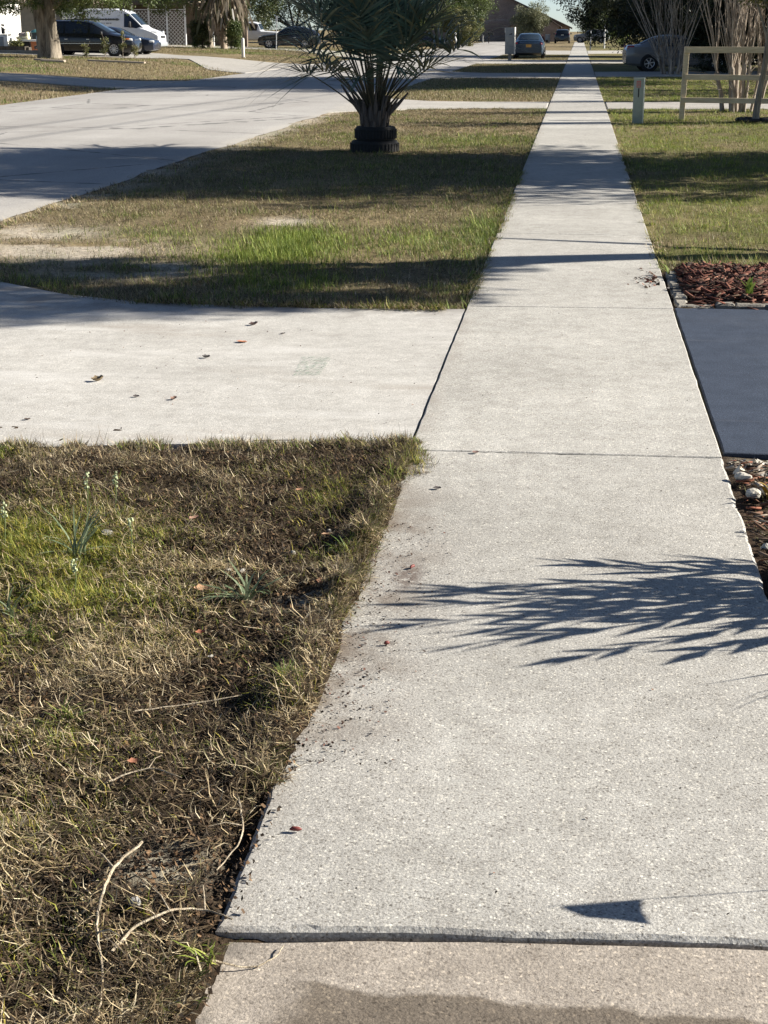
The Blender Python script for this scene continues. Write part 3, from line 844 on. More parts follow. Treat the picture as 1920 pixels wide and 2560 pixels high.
def verge_grass():
    # left verge Y 9.4 - 35
    n = 520000
    y = 9.35 + (35.2 - 9.35) * RNG.uniform(0, 1, n) ** 1.6
    x = RNG.uniform(-5.3, -0.5, n)
    nt = 9000
    ty = 9.35 + (35.2 - 9.35) * RNG.uniform(0, 1, nt) ** 1.6; tx = RNG.uniform(-5.3, -0.5, nt); tz = RNG.uniform(0, 1, nt)
    k = RNG.integers(0, nt, n); cl = RNG.uniform(0, 1, n) < 0.55
    sp = 0.02 + 0.05 * tz[k]
    x = np.where(cl, tx[k] + RNG.normal(0, 1, n) * sp, x); y = np.where(cl, ty[k] + RNG.normal(0, 1, n) * sp, y)
    tall = np.where(cl, 0.7 + 1.1 * tz[k] ** 2, 0.8); shade_ = np.where(cl, 0.7 + 0.7 * ((tz[k] * 7.3) % 1), 0.95)
    edge = -0.64 + 0.13 * sstep(0.4, 0.75, fbm(y * 1.1, y * 0 + 7, 46)) * RNG.uniform(0, 1, n)
    low = np.interp(x, [-5.3, -3.9, -3.3, -2.7, -1.6, -0.66], [11.7, 10.2, 9.72, 9.46, 9.40, 9.50]) + (fbm(x * 3.2, x * 0 + 2, 47) - 0.55) * 0.45
    rd = -5.12 + (fbm(y * 0.9, y * 0 + 3.3, 81) - 0.5) * 0.3 + (fbm(y * 3, y * 0, 83) - 0.4) * 0.3
    hi = np.interp(x, [-5.2, -3.7, -2.4, -0.66], [33, 34.6, 35.2, 35.25])
    keep = (x < edge) & (x > rd) & (y > low) & (y < hi) & in_view(x, y, 1.2)
    g = green_mask(x, y); s = sand_mask(x, y)
    thin = sstep(0.36, 0.52, fbm(x * 2.1, y * 1.3, 97))
    keep &= RNG.uniform(0, 1, n) < np.clip((0.30 + 0.70 * thin) * (1 - 0.93 * s) + 0.3 * g, 0.03, 1)
    x, y, g, tall, shade_ = x[keep], y[keep], g[keep], tall[keep], shade_[keep]; n = len(x)
    isg = RNG.uniform(0, 1, n) < g
    lush = isg & (RNG.uniform(0, 1, n) < 0.8 * np.exp(-(((x + 2.35) / 0.9) ** 2 + ((y - 12.0) / 1.9) ** 2)) + 0.15)
    col = pick('straw', n) * 0.85
    fr = RNG.uniform(0, 1, n)
    bb = ~isg & (fr < 0.27); col[bb] = pick('brown', n)[bb]
    ol = ~isg & (fr > 0.70); col[ol] = pick('olive', n)[ol]
    col[isg] = pick('green', n)[isg]; col[lush] = pick('lush', n)[lush]
    col = col * shade_[:, None]
    sc = 1 + sstep(14, 34, y) * 0.8
    L = np.where(lush, RNG.uniform(0.03, 0.085, n), np.where(isg, RNG.uniform(0.03, 0.07, n), RNG.uniform(0.025, 0.06, n))) * tall
    w = RNG.uniform(0.003, 0.0055, n) * sc * np.where(lush, 1.3, 1)
    lean = np.where(isg, RNG.uniform(0.05, 0.9, n), RNG.uniform(0.5, 1.5, n)) * np.where(lush, 0.6, 1)
    curl = RNG.uniform(-0.3, 1.0, n)
    blades('verge_grass', x, y, np.maximum(hz(x, y), -0.02), L, w, lean, curl, col, label='dry and green lawn grass of the verge around the palm', tri=True)
    # right lawn
    n = 330000
    y = 9.9 + (60 - 9.9) * RNG.uniform(0, 1, n) ** 2.0
    x = RNG.uniform(0.62, 8, n)
    nt = 6000
    ty = 9.9 + (60 - 9.9) * RNG.uniform(0, 1, nt) ** 2.0; tx = RNG.uniform(0.62, 8, nt); tz = RNG.uniform(0, 1, nt)
    k = RNG.integers(0, nt, n); cl = RNG.uniform(0, 1, n) < 0.55
    sp = 0.02 + 0.05 * tz[k]
    x = np.where(cl, tx[k] + RNG.normal(0, 1, n) * sp, x); y = np.where(cl, ty[k] + RNG.normal(0, 1, n) * sp, y)
    tall = np.where(cl, 0.7 + 1.1 * tz[k] ** 2, 0.8); shade_ = np.where(cl, 0.75 + 0.6 * ((tz[k] * 7.3) % 1), 0.95)
    keep = (x > 0.655 + (0.04 - 0.09 * sstep(0.4, 0.75, fbm(y * 1.1, y * 0 + 11, 48)) * RNG.uniform(0, 1, n))) & in_view(x, y, 1.0)
    keep &= (y > 11.25 + 0.35 * (fbm(x * 3, x * 0, 49) - 0.5))
    yy = y - (x - 0.66) * 0.104
    keep &= ~((yy > 35.25) & (yy < 38.7)); keep &= (y < 59)
    x, y, tall, shade_ = x[keep], y[keep], tall[keep], shade_[keep]; n = len(x)
    g = green_mask(x, y)
    isg = RNG.uniform(0, 1, n) < g * 1.15
    col = pick('straw', n) * 0.8
    fr = RNG.uniform(0, 1, n); ol = ~isg & (fr > 0.5); col[ol] = pick('olive', n)[ol]
    bb = ~isg & (fr < 0.15); col[bb] = pick('brown', n)[bb]
    col[isg] = (pick('green', n) * np.array([1.5, 1.4, 1.1]))[isg]
    lush = isg & (RNG.uniform(0, 1, n) < 0.35); col[lush] = pick('lush', n)[lush]
    col = col * shade_[:, None]
    sc = 1 + sstep(14, 40, y) * 1.0
    L = RNG.uniform(0.025, 0.075, n) * tall; w = RNG.uniform(0.003, 0.0055, n) * sc
    blades('lawn_grass', x, y, np.maximum(hz(x, y), -0.02), L, w, RNG.uniform(0.1, 1.1, n), RNG.uniform(-0.2, 0.9, n), col, label='yellow-green lawn grass between the mulch bed and the wooden fence', tri=True)
    # second verge Y 39-58 and farther ones
    n = 150000
    y = RNG.uniform(39, 112, n); x = RNG.uniform(-5.2, -0.6, n)
    keep = ((y > 39) & (y < 57.5) & (x > -5.15)) | ((y > 66) & (y < 82)) | ((y > 94) & (y < 112))
    keep &= ~((y < 42) & (y < 38.6 + (-x - 3.6) * 1.2)) & (x < -0.64)
    x, y = x[keep], y[keep]; n = len(x)
    g = green_mask(x, y); isg = RNG.uniform(0, 1, n) < g
    col = pick('straw', n) * 0.7; ol = RNG.uniform(0, 1, n) > 0.5; col[ol] = pick('olive', n)[ol]; col[isg] = pick('green', n)[isg]
    blades('far_verge_grass', x, y, hz(x, y), RNG.uniform(0.04, 0.09, n), RNG.uniform(0.009, 0.016, n), RNG.uniform(0.1, 1.1, n), RNG.uniform(0, 0.8, n), col, label='thin dry grass of the farther verges along the sidewalk', tri=True)
    # yards across the street
    n = 170000
    y = RNG.uniform(36, 125, n); x = RNG.uniform(-38, -13.2, n)
    keep = in_view(x, y, 1.0) & (x > -0.371 * y - 1) & ~((y > 45.8) & (y < 52.5)) & ~((y > 78) & (y < 91) & (x < -18)) & ~((y > 62.5) & (y < 82) & (x > -19.5) & (y > 62.5 + (-13.2 - x) * 2.2))
    x, y = x[keep], y[keep]; n = len(x)
    u = RNG.uniform(0, 1, n)
    col = pick('straw', n) * 0.75; ol = u > 0.6; col[ol] = pick('olive', n)[ol]; bb = u < 0.12; col[bb] = pick('brown', n)[bb]
    gg = fbm(x * 0.3, y * 0.3, 63) > 0.56; col[gg] = (pick('green', n) * 0.9)[gg]
    blades('yard_grass', x, y, hz(x, y), RNG.uniform(0.05, 0.13, n), RNG.uniform(0.012, 0.024, n), RNG.uniform(0.1, 1.1, n), RNG.uniform(0, 0.8, n), col, label='straw-coloured lawn grass of the yards across the street', tri=True)

near_grass()
verge_grass()
def edge_grass():
    X = []; Y = []; A = []; Lm = []; G = []
    def run(n, x0, y0, x1, y1, az, spread, L, dens_seed, gfrac, off=0.0):
        nt = n // 26
        t_ = RNG.uniform(0, 1, nt); w_ = RNG.uniform(0.3, 1, nt)
        ln = math.hypot(x1 - x0, y1 - y0)
        keep = fbm(t_ * ln * 1.7, t_ * 0 + dens_seed, dens_seed) > 0.42
        t_, w_ = t_[keep], w_[keep]
        k = RNG.integers(0, len(t_), n)
        tt = t_[k] + RNG.normal(0, 0.02, n) / ln
        X.append(x0 + (x1 - x0) * tt + math.cos(az) * (RNG.normal(-0.012, spread, n) + off)); Y.append(y0 + (y1 - y0) * tt + math.sin(az) * (RNG.normal(-0.012, spread, n) + off))
        A.append(az + RNG.normal(0, 0.9, n)); Lm.append(L * RNG.uniform(0.4, 1.1, n) * w_[k]); G.append(RNG.uniform(0, 1, n) < gfrac * (0.4 + 1.2 * ((w_[k] * 9.7) % 1)))
    run(9000, -0.655, 3.1, -0.64, 6.15, 0.0, 0.02, 0.075, 5, 0.25)
    run(4500, -0.68, 2.0, -0.66, 3.1, 0.0, 0.03, 0.06, 8, 0.1)
    run(5000, -2.6, 5.9, -1.5, 6.1, math.pi / 2, 0.02, 0.075, 6, 0.2)
    run(5000, -1.5, 6.1, -0.62, 6.2, math.pi / 2, 0.02, 0.075, 7, 0.25)
    run(7000, -0.66, 9.6, -0.65, 20, 0.0, 0.03, 0.10, 9, 0.5)
    run(6000, 0.67, 11.2, 0.67, 24, math.pi, 0.03, 0.09, 10, 0.55)
    run(6000, -2.9, 9.52, -0.7, 9.46, -math.pi / 2, 0.05, 0.09, 11, 0.4)
    run(5000, -5.05, 13, -5.05, 24, math.pi, 0.06, 0.10, 12, 0.1)
    x = np.concatenate(X); y = np.concatenate(Y); az = np.concatenate(A); L = np.concatenate(Lm); g = np.concatenate(G); n = len(x)
    col = pick('straw', n); b_ = RNG.uniform(0, 1, n) < 0.35; col[b_] = pick('brown', n)[b_]; col[g] = (pick('green', n) * np.array([1.2, 1.1, .9]))[g]
    z = np.maximum(hz(x, y), np.where((np.abs(x) < 0.64) | ((y > 6.2) & (y < 9.45)), 0.0, -0.02))
    blades('edge_grass', x, y, z, L, RNG.uniform(0.0016, 0.0036, n) * (1 + 0.6 * (y > 9)), RNG.uniform(0.4, 1.45, n), RNG.uniform(-0.2, 1.0, n), col, az=az, label='ragged grass fringe hanging over the edges of the concrete')
edge_grass()

# ==================================================================== TREES
def leaf_mesh(name, centers, nper, spread, size, cols, squash=0.8, sun_tint=0.0):
    """many small folded leaf faces around clump centres"""
    c = np.asarray(centers, float)
    k = len(c)
    n = k * nper
    sp = np.asarray(spread, float)
    if sp.ndim == 0: sp = np.full(k, float(sp))
    off = RNG.normal(0, 1, (n, 3)); off /= np.linalg.norm(off, axis=1, keepdims=True)
    rad = RNG.uniform(0.15, 1.0, (n, 1)) ** 0.6
    off = off * rad * np.repeat(sp, nper)[:, None]; off[:, 2] *= squash
    p = np.repeat(c, nper, 0) + off
    d = RNG.normal(0, 1, (n, 3)); d[:, 2] -= 0.3; d /= np.linalg.norm(d, axis=1, keepdims=True)
    e = RNG.normal(0, 1, (n, 3)); s = np.cross(d, e); s /= np.linalg.norm(s, axis=1, keepdims=True)
    nr = np.cross(d, s)
    L = RNG.uniform(0.6, 1.3, (n, 1)) * size; W = L * RNG.uniform(0.3, 0.5, (n, 1))
    V = np.stack([p - d * L * 0.5, p + s * W * 0.5 + nr * W * 0.15, p + d * L * 0.5, p - s * W * 0.5 + nr * W * 0.15], 1).reshape(-1, 3)
    b = (np.arange(n) * 4)[:, None]
    f = np.concatenate([b + np.array([[0, 1, 2]]), b + np.array([[0, 2, 3]])])
    cols = np.array(cols)
    cc = np.repeat(cols[RNG.integers(0, len(cols), k)] * RNG.uniform(0.75, 1.25, (k, 1)), nper, 0) * RNG.uniform(0.65, 1.35, (n, 1))
    return np_mesh(name, V, [f], False, np.repeat(cc, 4, 0))

GREENS_DARK = [[0.045, 0.065, 0.022], [0.06, 0.08, 0.03], [0.035, 0.055, 0.02], [0.08, 0.095, 0.035]]
GREENS_EVG = [[0.016, 0.025, 0.011], [0.024, 0.034, 0.014], [0.012, 0.02, 0.009], [0.034, 0.042, 0.018]]
GREENS_OLIVE = [[0.13, 0.14, 0.045], [0.17, 0.17, 0.06], [0.10, 0.115, 0.04], [0.20, 0.19, 0.075]]
GREENS_MID = [[0.09, 0.12, 0.035], [0.12, 0.15, 0.045], [0.07, 0.10, 0.03]]
GREENS_GREY = [[0.15, 0.16, 0.085], [0.19, 0.19, 0.10], [0.12, 0.13, 0.07]]
BROWNS = [[0.18, 0.12, 0.06], [0.24, 0.17, 0.09], [0.14, 0.10, 0.06]]

def ell_clumps(n, cx, cy, cz, rx, ry, rz, seed, shell=0.55, zmin=None):
    r = np.random.default_rng(seed)
    u = r.normal(0, 1, (n, 3)); u /= np.linalg.norm(u, axis=1, keepdims=True)
    rr = r.uniform(shell, 1.0, (n, 1)) * (0.85 + 0.3 * r.uniform(0, 1, (n, 1)))
    p = u * rr * np.array([rx, ry, rz]) + np.array([cx, cy, cz])
    if zmin is not None: p = p[p[:, 2] > zmin]
    return p

def tree(name, label, loc, trunk_h, trunk_r, crown, nclump, nper, spread, lsize, cols, bark, seed=1, cat='tree', group=None, limbs=8, lean=(0, 0), zmin=None, shell=0.5, wob=0.08, stems=1):
    """crown = (dx,dy,z,rx,ry,rz) relative to the base"""
    t = thing(name, label, cat, loc, 0, group)
    rnd = random.Random(seed)
    dx, dy, cz, rx, ry, rz = crown
    cl = ell_clumps(nclump, dx, dy, cz, rx, ry, rz, seed, shell, zmin)
    mb = MB()
    for sidx in range(stems):
        ox = (sidx - (stems - 1) / 2) * trunk_r * 1.1
        top = Vector((lean[0] + ox * 1.8, lean[1], trunk_h))
        pts = []; rd = []
        for i in range(9):
            q = i / 8
            pts.append(Vector((ox, 0, -0.1)).lerp(top, q) + Vector((math.sin(q * 4 + seed) * trunk_r * 0.35 * q, math.cos(q * 3 + seed) * trunk_r * 0.3 * q, 0)))
            rd.append(trunk_r * (1.45 - 0.75 * q ** 0.35 if i == 0 else (1.0 + 0.35 * math.exp(-q * 9)) * (1 - 0.35 * q)))
        mb.tube(pts, rd, 14, wob=wob)
        ends = sorted(cl.tolist(), key=lambda c: rnd.random())[:limbs]
        for c in ends:
            st = pts[rnd.randint(5, 8)]
            e = Vector(c)
            mid = st.lerp(e, 0.5) + Vector((rnd.uniform(-.3, .3), rnd.uniform(-.3, .3), rnd.uniform(0, .5)))
            mb.tube([st, st.lerp(mid, 0.5), mid, mid.lerp(e, 0.6), e], [trunk_r * 0.45, trunk_r * 0.34, trunk_r * 0.25, trunk_r * 0.16, trunk_r * 0.06], 6)
    mb.build('trunk', bark, t, 60)
    sp = np.random.default_rng(seed).uniform(0.7, 1.35, len(cl)) * spread
    link('crown', leaf_mesh('crown', cl, nper, sp, lsize, cols), M['leaf'], t)
    return t

# trees on the right that throw the shade over walk, verge and street (stand outside the picture)
tree('oak_tree', 'young oak right of the mulch bed shading the near verge', (5.9, 13.35, 0), 3.6, 0.20, (-0.1, -0.75, 5.4, 2.6, 1.4, 2.0), 84, 170, 0.44, 0.15, GREENS_DARK, M['bark'], 3)
lo = [o_ for o_ in COL.objects if o_.name == 'oak_tree'][0]
for (x0_, y0_, z0_, x1_, y1_, z1_, r_) in ((0, 0, 2.2, -3.4, -0.9, 2.9, .07), (0, 0, 2.6, -3.0, -1.7, 3.1, .06), (0, 0, 1.9, -2.8, .75, 2.2, .05), (-1.5, -.45, 2.5, -3.4, -1.5, 2.6, .05), (-1.2, -.8, 2.8, -3.3, -2.2, 2.7, .05), (0, 0, 3.0, -2.6, -2.6, 3.4, .05)):
    MB().tube([(x0_, y0_, z0_), ((x0_ + x1_) / 2, (y0_ + y1_) / 2 + .06, (z0_ + z1_) / 2 + .12), (x1_, y1_, z1_)], [r_, r_ * .8, r_ * .3], 6).build('limb', M['bark'], lo)
link('twig_leaves', leaf_mesh('twig_leaves', np.array([(-3.0 + .3 * k_, -.9 - .1 * k_ % .7, 2.85) for k_ in range(6)] + [(-2.5, -1.6, 3.0), (-2.7, -1.9, 2.75), (-2.9, -1.4, 2.6)]), 26, .28, .13, GREENS_DARK), M['leaf'], lo)
tree('oak_tree', 'broad oak right of the lawn shading walk, verge and street', (7.6, 21.6, 0), 2.2, 0.28, (-1.1, 0.2, 4.9, 4.9, 3.7, 3.3), 330, 210, 0.66, 0.17, GREENS_DARK, M['bark'], 5, limbs=14, shell=0.3)
tree('oak_tree', 'tall oak beyond the fence shading the far street', (9.5, 55.5, 0), 4.5, 0.34, (0, 0, 9.6, 5.6, 6.8, 5.4), 420, 260, 1.05, 0.25, GREENS_DARK, M['bark'], 8, limbs=14, shell=0.3)
tree('oak_tree', 'oak behind the crape myrtles shading the walk and silver car', (12.0, 73.0, 0), 3.6, 0.3, (-0.7, -1.5, 5.2, 6.6, 13.0, 2.5), 560, 300, 1.1, 0.30, GREENS_DARK, M['bark'], 9, limbs=14, shell=0.2)
tree('bare_tree', 'sparse thin-leaved tree right of the far lawn throwing streaky shade', (10.5, 46.5, 0), 2.6, 0.14, (0, 0, 4.4, 2.6, 6.0, 2.0), 70, 46, 0.42, 0.16, GREENS_DARK, M['bark_pale'], 10, limbs=34, shell=0.2)
# dark evergreens in view
tree('evergreen_tree', 'dense dark evergreen overhanging the sidewalk beyond the silver car', (5.6, 106, 0), 2.6, 0.32, (-0.6, 0, 4.7, 6.8, 5.0, 4.2), 420, 280, 0.95, 0.19, GREENS_EVG, M['bark_dark'], 12, limbs=12, shell=0.25)
tree('evergreen_tree', 'low dark evergreen with branches to the ground behind the silver car', (6.4, 92, 0), 1.6, 0.25, (0, 0, 2.9, 4.4, 3.2, 3.0), 300, 260, 0.75, 0.17, GREENS_EVG, M['bark_dark'], 14, limbs=8, shell=0.3, zmin=0.35)
tree('evergreen_tree', 'dark evergreen behind the fenced crape myrtle at the right edge', (11.6, 84, 0), 1.8, 0.25, (0, 0, 3.2, 4.6, 3.0, 3.2), 190, 220, 0.8, 0.15, GREENS_EVG, M['bark_dark'], 15, limbs=8, shell=0.3, zmin=0.3)
# across the street
t_oak = tree('oak_tree', 'thick-trunked oak in front of the black minivan', (-24.95, 73.6, 0.37), 3.6, 0.31, (0.3, 0.3, 3.5, 4.8, 3.4, 1.9), 270, 190, 0.50, 0.13, GREENS_MID, M['bark'], 21, limbs=12, wob=0.17, stems=2, zmin=2.0)
tree('oak_tree', 'leafy tree with foliage hanging over the white van', (-26.4, 113.5, 0.4), 3.2, 0.2, (-1.4, -3.5, 4.0, 3.6, 2.8, 1.7), 110, 130, 0.6, 0.15, GREENS_MID, M['bark'], 23, limbs=9, zmin=2.55)
BACK = [
    ('dark leafy tree behind the skirted sabal palm', (-30.5, 140, 0.5), 1.5, 0.3, (0, 0, 4.2, 5.5, 3, 4.2), 130, 150, 1.0, 0.22, GREENS_DARK, 31),
    ('dark tree behind the white off-road wagon', (-27, 152, 0.4), 1.5, 0.3, (0, 0, 5.0, 6, 3, 4.8), 130, 150, 1.1, 0.24, GREENS_DARK, 32),
    ('tree in shade behind the black crossover', (-20.5, 150, 0.3), 1.5, 0.3, (0, 0, 4.6, 5, 3, 4.4), 120, 150, 1.0, 0.22, GREENS_DARK, 33),
    ('olive tree seen through the palm fronds', (-17, 175, 0.15), 1.5, 0.3, (0, 0, 4.6, 5.5, 3, 4.3), 120, 150, 1.05, 0.24, GREENS_MID, 34),
    ('broad green tree behind the basketball hoop', (-13.9, 192, 0), 2.0, 0.3, (0, 0, 4.6, 3.6, 3, 3.8), 120, 170, 0.95, 0.24, GREENS_MID, 35),
    ('grey-green shrubby tree before the brick gable', (-6.6, 226, 0), 1.2, 0.22, (0, 0, 2.9, 2.75, 2.2, 2.3), 100, 170, 0.75, 0.2, GREENS_GREY, 37),
    ('hazy tree beyond the brick house above the dark vehicles', (4, 262, 0), 2.0, 0.3, (0, 0, 3.2, 5, 4, 3.0), 110, 120, 1.2, 0.3, GREENS_GREY, 38),
    ('grey-green tree at the far end of the sidewalk', (3.2, 228, 0), 1.6, 0.25, (0, 0, 3.4, 3.4, 2.6, 3.0), 90, 120, 0.95, 0.26, GREENS_MID, 39),
    ('bright green bush behind the thin white post', (4.4, 158, 0), 0.5, 0.12, (-0.6, 0, 1.6, 1.3, 1.2, 1.35), 40, 110, 0.45, 0.14, [[0.2, 0.26, 0.05], [0.16, 0.22, 0.05]], 40),
    ('dark tree filling the gap right of the far driveway', (9.5, 168, 0), 1.8, 0.3, (0, 0, 3.6, 6.5, 4, 3.6), 130, 150, 1.1, 0.25, GREENS_DARK, 41),
]
for (lab, loc, th, tr, cr, nc, npr, sp, ls, cols, sd) in BACK:
    tree('background_tree', lab, loc, th, tr, cr, nc, npr, sp, ls, cols, M['bark_dark'], sd, group='trees at the far end of the street', limbs=6, shell=0.3, zmin=0.3)
tree('round_bush', 'rounded olive bush left of the basketball hoop', (-12.0, 166, 0), 0.6, 0.15, (0, 0, 1.95, 2.0, 1.7, 1.75), 110, 200, 0.42, 0.16, GREENS_OLIVE, M['bark_dark'], 51, cat='bush', shell=0.75, limbs=5)
tree('brown_bush', 'small brown bush above the black crossover', (-19.6, 128, 0.3), 0.8, 0.1, (0, 0, 1.9, 1.3, 0.9, 0.75), 45, 130, 0.35, 0.13, BROWNS, M['bark_dark'], 52, cat='bush', limbs=4)
tree('yard_shrub', 'green shrub at the foot of the skirted palm', (-24.0, 109.6, 0.36), 0.4, 0.06, (0.2, 0, 1.05, 0.62, 0.5, 0.95), 45, 130, 0.28, 0.12, GREENS_MID, M['bark_dark'], 53, cat='shrub', limbs=4)
tree('yard_shrub', 'dark shrub left of the skirted palm before the brown sedan', (-26.2, 110.2, 0.4), 0.4, 0.06, (0, 0, 1.0, 0.95, 0.6, 1.0), 60, 130, 0.32, 0.12, GREENS_DARK, M['bark_dark'], 54, cat='shrub', limbs=4)
for i, (px, hgt, lab) in enumerate(((-23.2, 0.75, 'short weedy sapling beside the oak trunk'), (-22.2, 1.0, 'thin forked weed before the minivan door'), (-21.3, 1.25, 'tall narrow weed before the minivan door'), (-20.7, 0.6, 'low weed beside the minivan front wheel'))):
    tree('tall_weed', lab, (px - 0.9, 76.6, 0.31), hgt * 0.8, 0.018, (0, 0, hgt * 0.55, 0.16, 0.14, hgt * 0.5), 14, 26, 0.12, 0.09, GREENS_OLIVE, M['bark_pale'], 60 + i, cat='weed', group='weeds along the minivan', limbs=3)

# ------------------------------------------------------------------ crape myrtles
def crape(label, loc, base_r, ntrunk, kn_h, shoots, top_h, fan, seed, rt=0.06, rs=0.016):
    t = thing('crape_myrtle', label, 'tree', loc)
    rnd = random.Random(seed)
    tips = []
    for i in range(ntrunk):
        a = 2 * math.pi * i / ntrunk + rnd.uniform(-.4, .4)
        r0 = base_r * rnd.uniform(0.3, 1.0)
        b = Vector((math.cos(a) * r0, math.sin(a) * r0 * 0.8, -0.08))
        h = kn_h * rnd.uniform(0.7, 1.15)
        e = Vector((b.x * (1.3 + fan * 0.25), b.y * 1.4, h))
        mid = b.lerp(e, 0.5) + Vector((rnd.uniform(-.05, .05), rnd.uniform(-.05, .05), 0))
        r_ = rt * rnd.uniform(0.75, 1.3)
        MB().tube([b, b.lerp(mid, .5), mid, mid.lerp(e, .6), e, e + Vector((0, 0, 0.05))], [r_ * 1.35, r_ * 1.1, r_, r_ * 0.95, r_ * 1.25, r_ * 0.7], 8, wob=0.1).build('trunk', M['bark_pale'], t, 60)
        tips.append((e, r_))
    for k in range(shoots):
        e, r_ = tips[k % len(tips)]
        a = rnd.uniform(0, 6.283)
        out = rnd.uniform(0.15, 0.75) * fan
        d = Vector((math.cos(a) * out + e.x * 0.55, math.sin(a) * out * 0.6 + e.y * 0.3, rnd.uniform(0.85, 1.15) * top_h))
        s = e + Vector((rnd.uniform(-.5, .5) * r_, rnd.uniform(-.5, .5) * r_, 0))
        q = rs * rnd.uniform(0.5, 1.5)
        pts = [s, s + d * 0.33 + Vector((rnd.uniform(-.04, .04), 0, 0)), s + d * 0.66 + Vector((rnd.uniform(-.07, .07), 0, 0)), s + d]
        mb = MB().tube(pts, [q, q * 0.85, q * 0.65, q * 0.35], 5, cap=False)
        if rnd.random() < 0.6:
            c = pts[1].lerp(pts[2], rnd.random())
            dd = Vector((rnd.uniform(-.5, .5), rnd.uniform(-.3, .3), rnd.uniform(0.2, 0.7)))
            mb.tube([c, c + dd * 0.5 + Vector((0, 0, .04)), c + dd], [q * 0.5, q * 0.35, q * 0.15], 4, cap=False)
        mb.build('shoot', M['bark_pale'], t, 60)
    # low side suckers
    for k in range(max(5, shoots // 6)):
        a = rnd.uniform(0, 6.283); s = Vector((math.cos(a) * base_r, math.sin(a) * base_r, kn_h * rnd.uniform(0.3, 0.9)))
        d = Vector((math.cos(a) * rnd.uniform(.4, 1.0), math.sin(a) * .4, rnd.uniform(0.1, 0.55)))
        MB().tube([s, s + d * .5 + Vector((0, 0, .05)), s + d], [rs * .55, rs * .4, rs * .2], 4, cap=False).build('shoot', M['bark_pale'], t, 60)
    return t
crape('pollarded crape myrtle clump standing behind the wooden fence', (3.42, 34.5, -0.02), 0.36, 12, 0.88, 110, 2.3, 0.95, 3, 0.036, 0.0115)
crape('pale-stemmed crape myrtle in front of the silver car', (3.55, 63.2, -0.02), 0.34, 14, 0.75, 54, 2.8, 1.9, 5, 0.036, 0.017)
tree('dark_bush', 'dark bush hiding the front half of the silver car', (6.0, 65.4, -0.05), 0.8, 0.08, (0, 0, 1.5, 1.7, 0.8, 1.5), 120, 170, 0.45, 0.13, GREENS_EVG, M['bark_dark'], 77, cat='bush', limbs=5, shell=0.2, zmin=0.15)
tree('dark_bush', 'dark bush at the right edge behind the fenced crape myrtle', (8.6, 68.5, -0.05), 0.8, 0.08, (0, 0, 1.6, 2.2, 0.9, 1.6), 130, 170, 0.5, 0.14, GREENS_EVG, M['bark_dark'], 78, cat='bush', limbs=5, shell=0.2, zmin=0.15)
crape('crape myrtle outside the right edge striping the lawn beside the pedestal', (6.3, 31.2, -0.02), 0.3, 9, 1.3, 46, 3.0, 0.9, 15, 0.05, 0.024)
crape('crape myrtle outside the right edge by the second driveway', (7.2, 40.5, -0.02), 0.3, 9, 1.4, 52, 3.2, 1.2, 16, 0.05, 0.028)
crape('crape myrtle outside the right edge before the dark bushes', (8.0, 48.0, -0.02), 0.3, 9, 1.4, 52, 3.4, 1.3, 17, 0.06, 0.032)
# thin young tree inside black edging
t = thing('young_tree', 'thin young tree with one sunlit side before the fence at the right edge', 'tree', (3.36, 30.55, 0.0))
MB().tube([(0, 0, -0.05), (0.0, 0, 0.12), (0.03, 0, 0.5), (0.10, 0.01, 1.0), (0.13, 0, 1.5), (0.14, 0, 2.2), (0.22, 0, 3.0)], [0.085, 0.062, 0.056, 0.052, 0.05, 0.045, 0.035], 12, wob=0.07).build('trunk', M['bark_thin'], t, 60)
for (z0, dx, dy, dz) in ((1.0, 0.35, -0.1, 1.0), (1.35, 0.5, 0.1, 1.3), (1.5, -0.5, 0.0, 1.1), (2.0, -0.7, 0.1, 0.9), (2.1, 0.6, 0.2, 0.9)):
    s = Vector((0.11, 0, z0))
    MB().tube([s, s + Vector((dx * .4, dy * .4, dz * .5)), s + Vector((dx, dy, dz))], [0.026, 0.018, 0.006], 6).build('branch', M['bark_thin'], t, 60)
cl = ell_clumps(40, 0.1, 0, 3.0, 0.9, 0.8, 0.75, 4)
link('crown', leaf_mesh('crown', np.concatenate([cl, ell_clumps(10, -0.05, 0, 2.25, 0.35, 0.2, 0.15, 6)]), 60, 0.2, 0.07, GREENS_OLIVE), M['leaf'], t)
t = thing('edging_ring', 'broken black plastic edging with stones around the young tree', 'edging', (3.36, 30.55, 0))
for k in range(9):
    a0 = 2 * math.pi * k / 9 + 0.1; a1 = a0 + 0.55
    MB().tube([(0.36 * math.cos(a0 + (a1 - a0) * q) * (1 + 0.1 * math.sin(k)), 0.3 * math.sin(a0 + (a1 - a0) * q), 0.03 + 0.015 * math.sin(3 * k + q)) for q in (0, .33, .66, 1)], 0.04, 6).build('segment', M['black'], t, 60)

# ------------------------------------------------------------------ wooden fence
f = thing('wooden_fence', 'three-rail fence of new pale pine behind the lawn', 'fence', (2.03, 31.05, 0))
MB().box((0, 0.045, 0.66), (0.10, 0.09, 1.36), bev=0.006, M=Matrix.Rotation(R(1.2), 4, 'Y')).build('post', M['fence'], f)
MB().box((2.46, 0.045, 0.66), (0.10, 0.09, 1.36), bev=0.006).build('post', M['fence'], f)
for (zc, dz, x0) in ((1.285, 0.0, 0.00), (0.775, 0.0, 0.03), (0.355, -0.012, -0.02)):
    MB().box((x0 + 1.8, -0.021, zc + dz * 0.5), (3.65, 0.038, 0.112 if zc > 1 else 0.098), bev=0.004, M=Matrix.Rotation(R(0.35 if zc < 1 else 0.0), 4, 'Y')).build('rail', M['fence'], f)

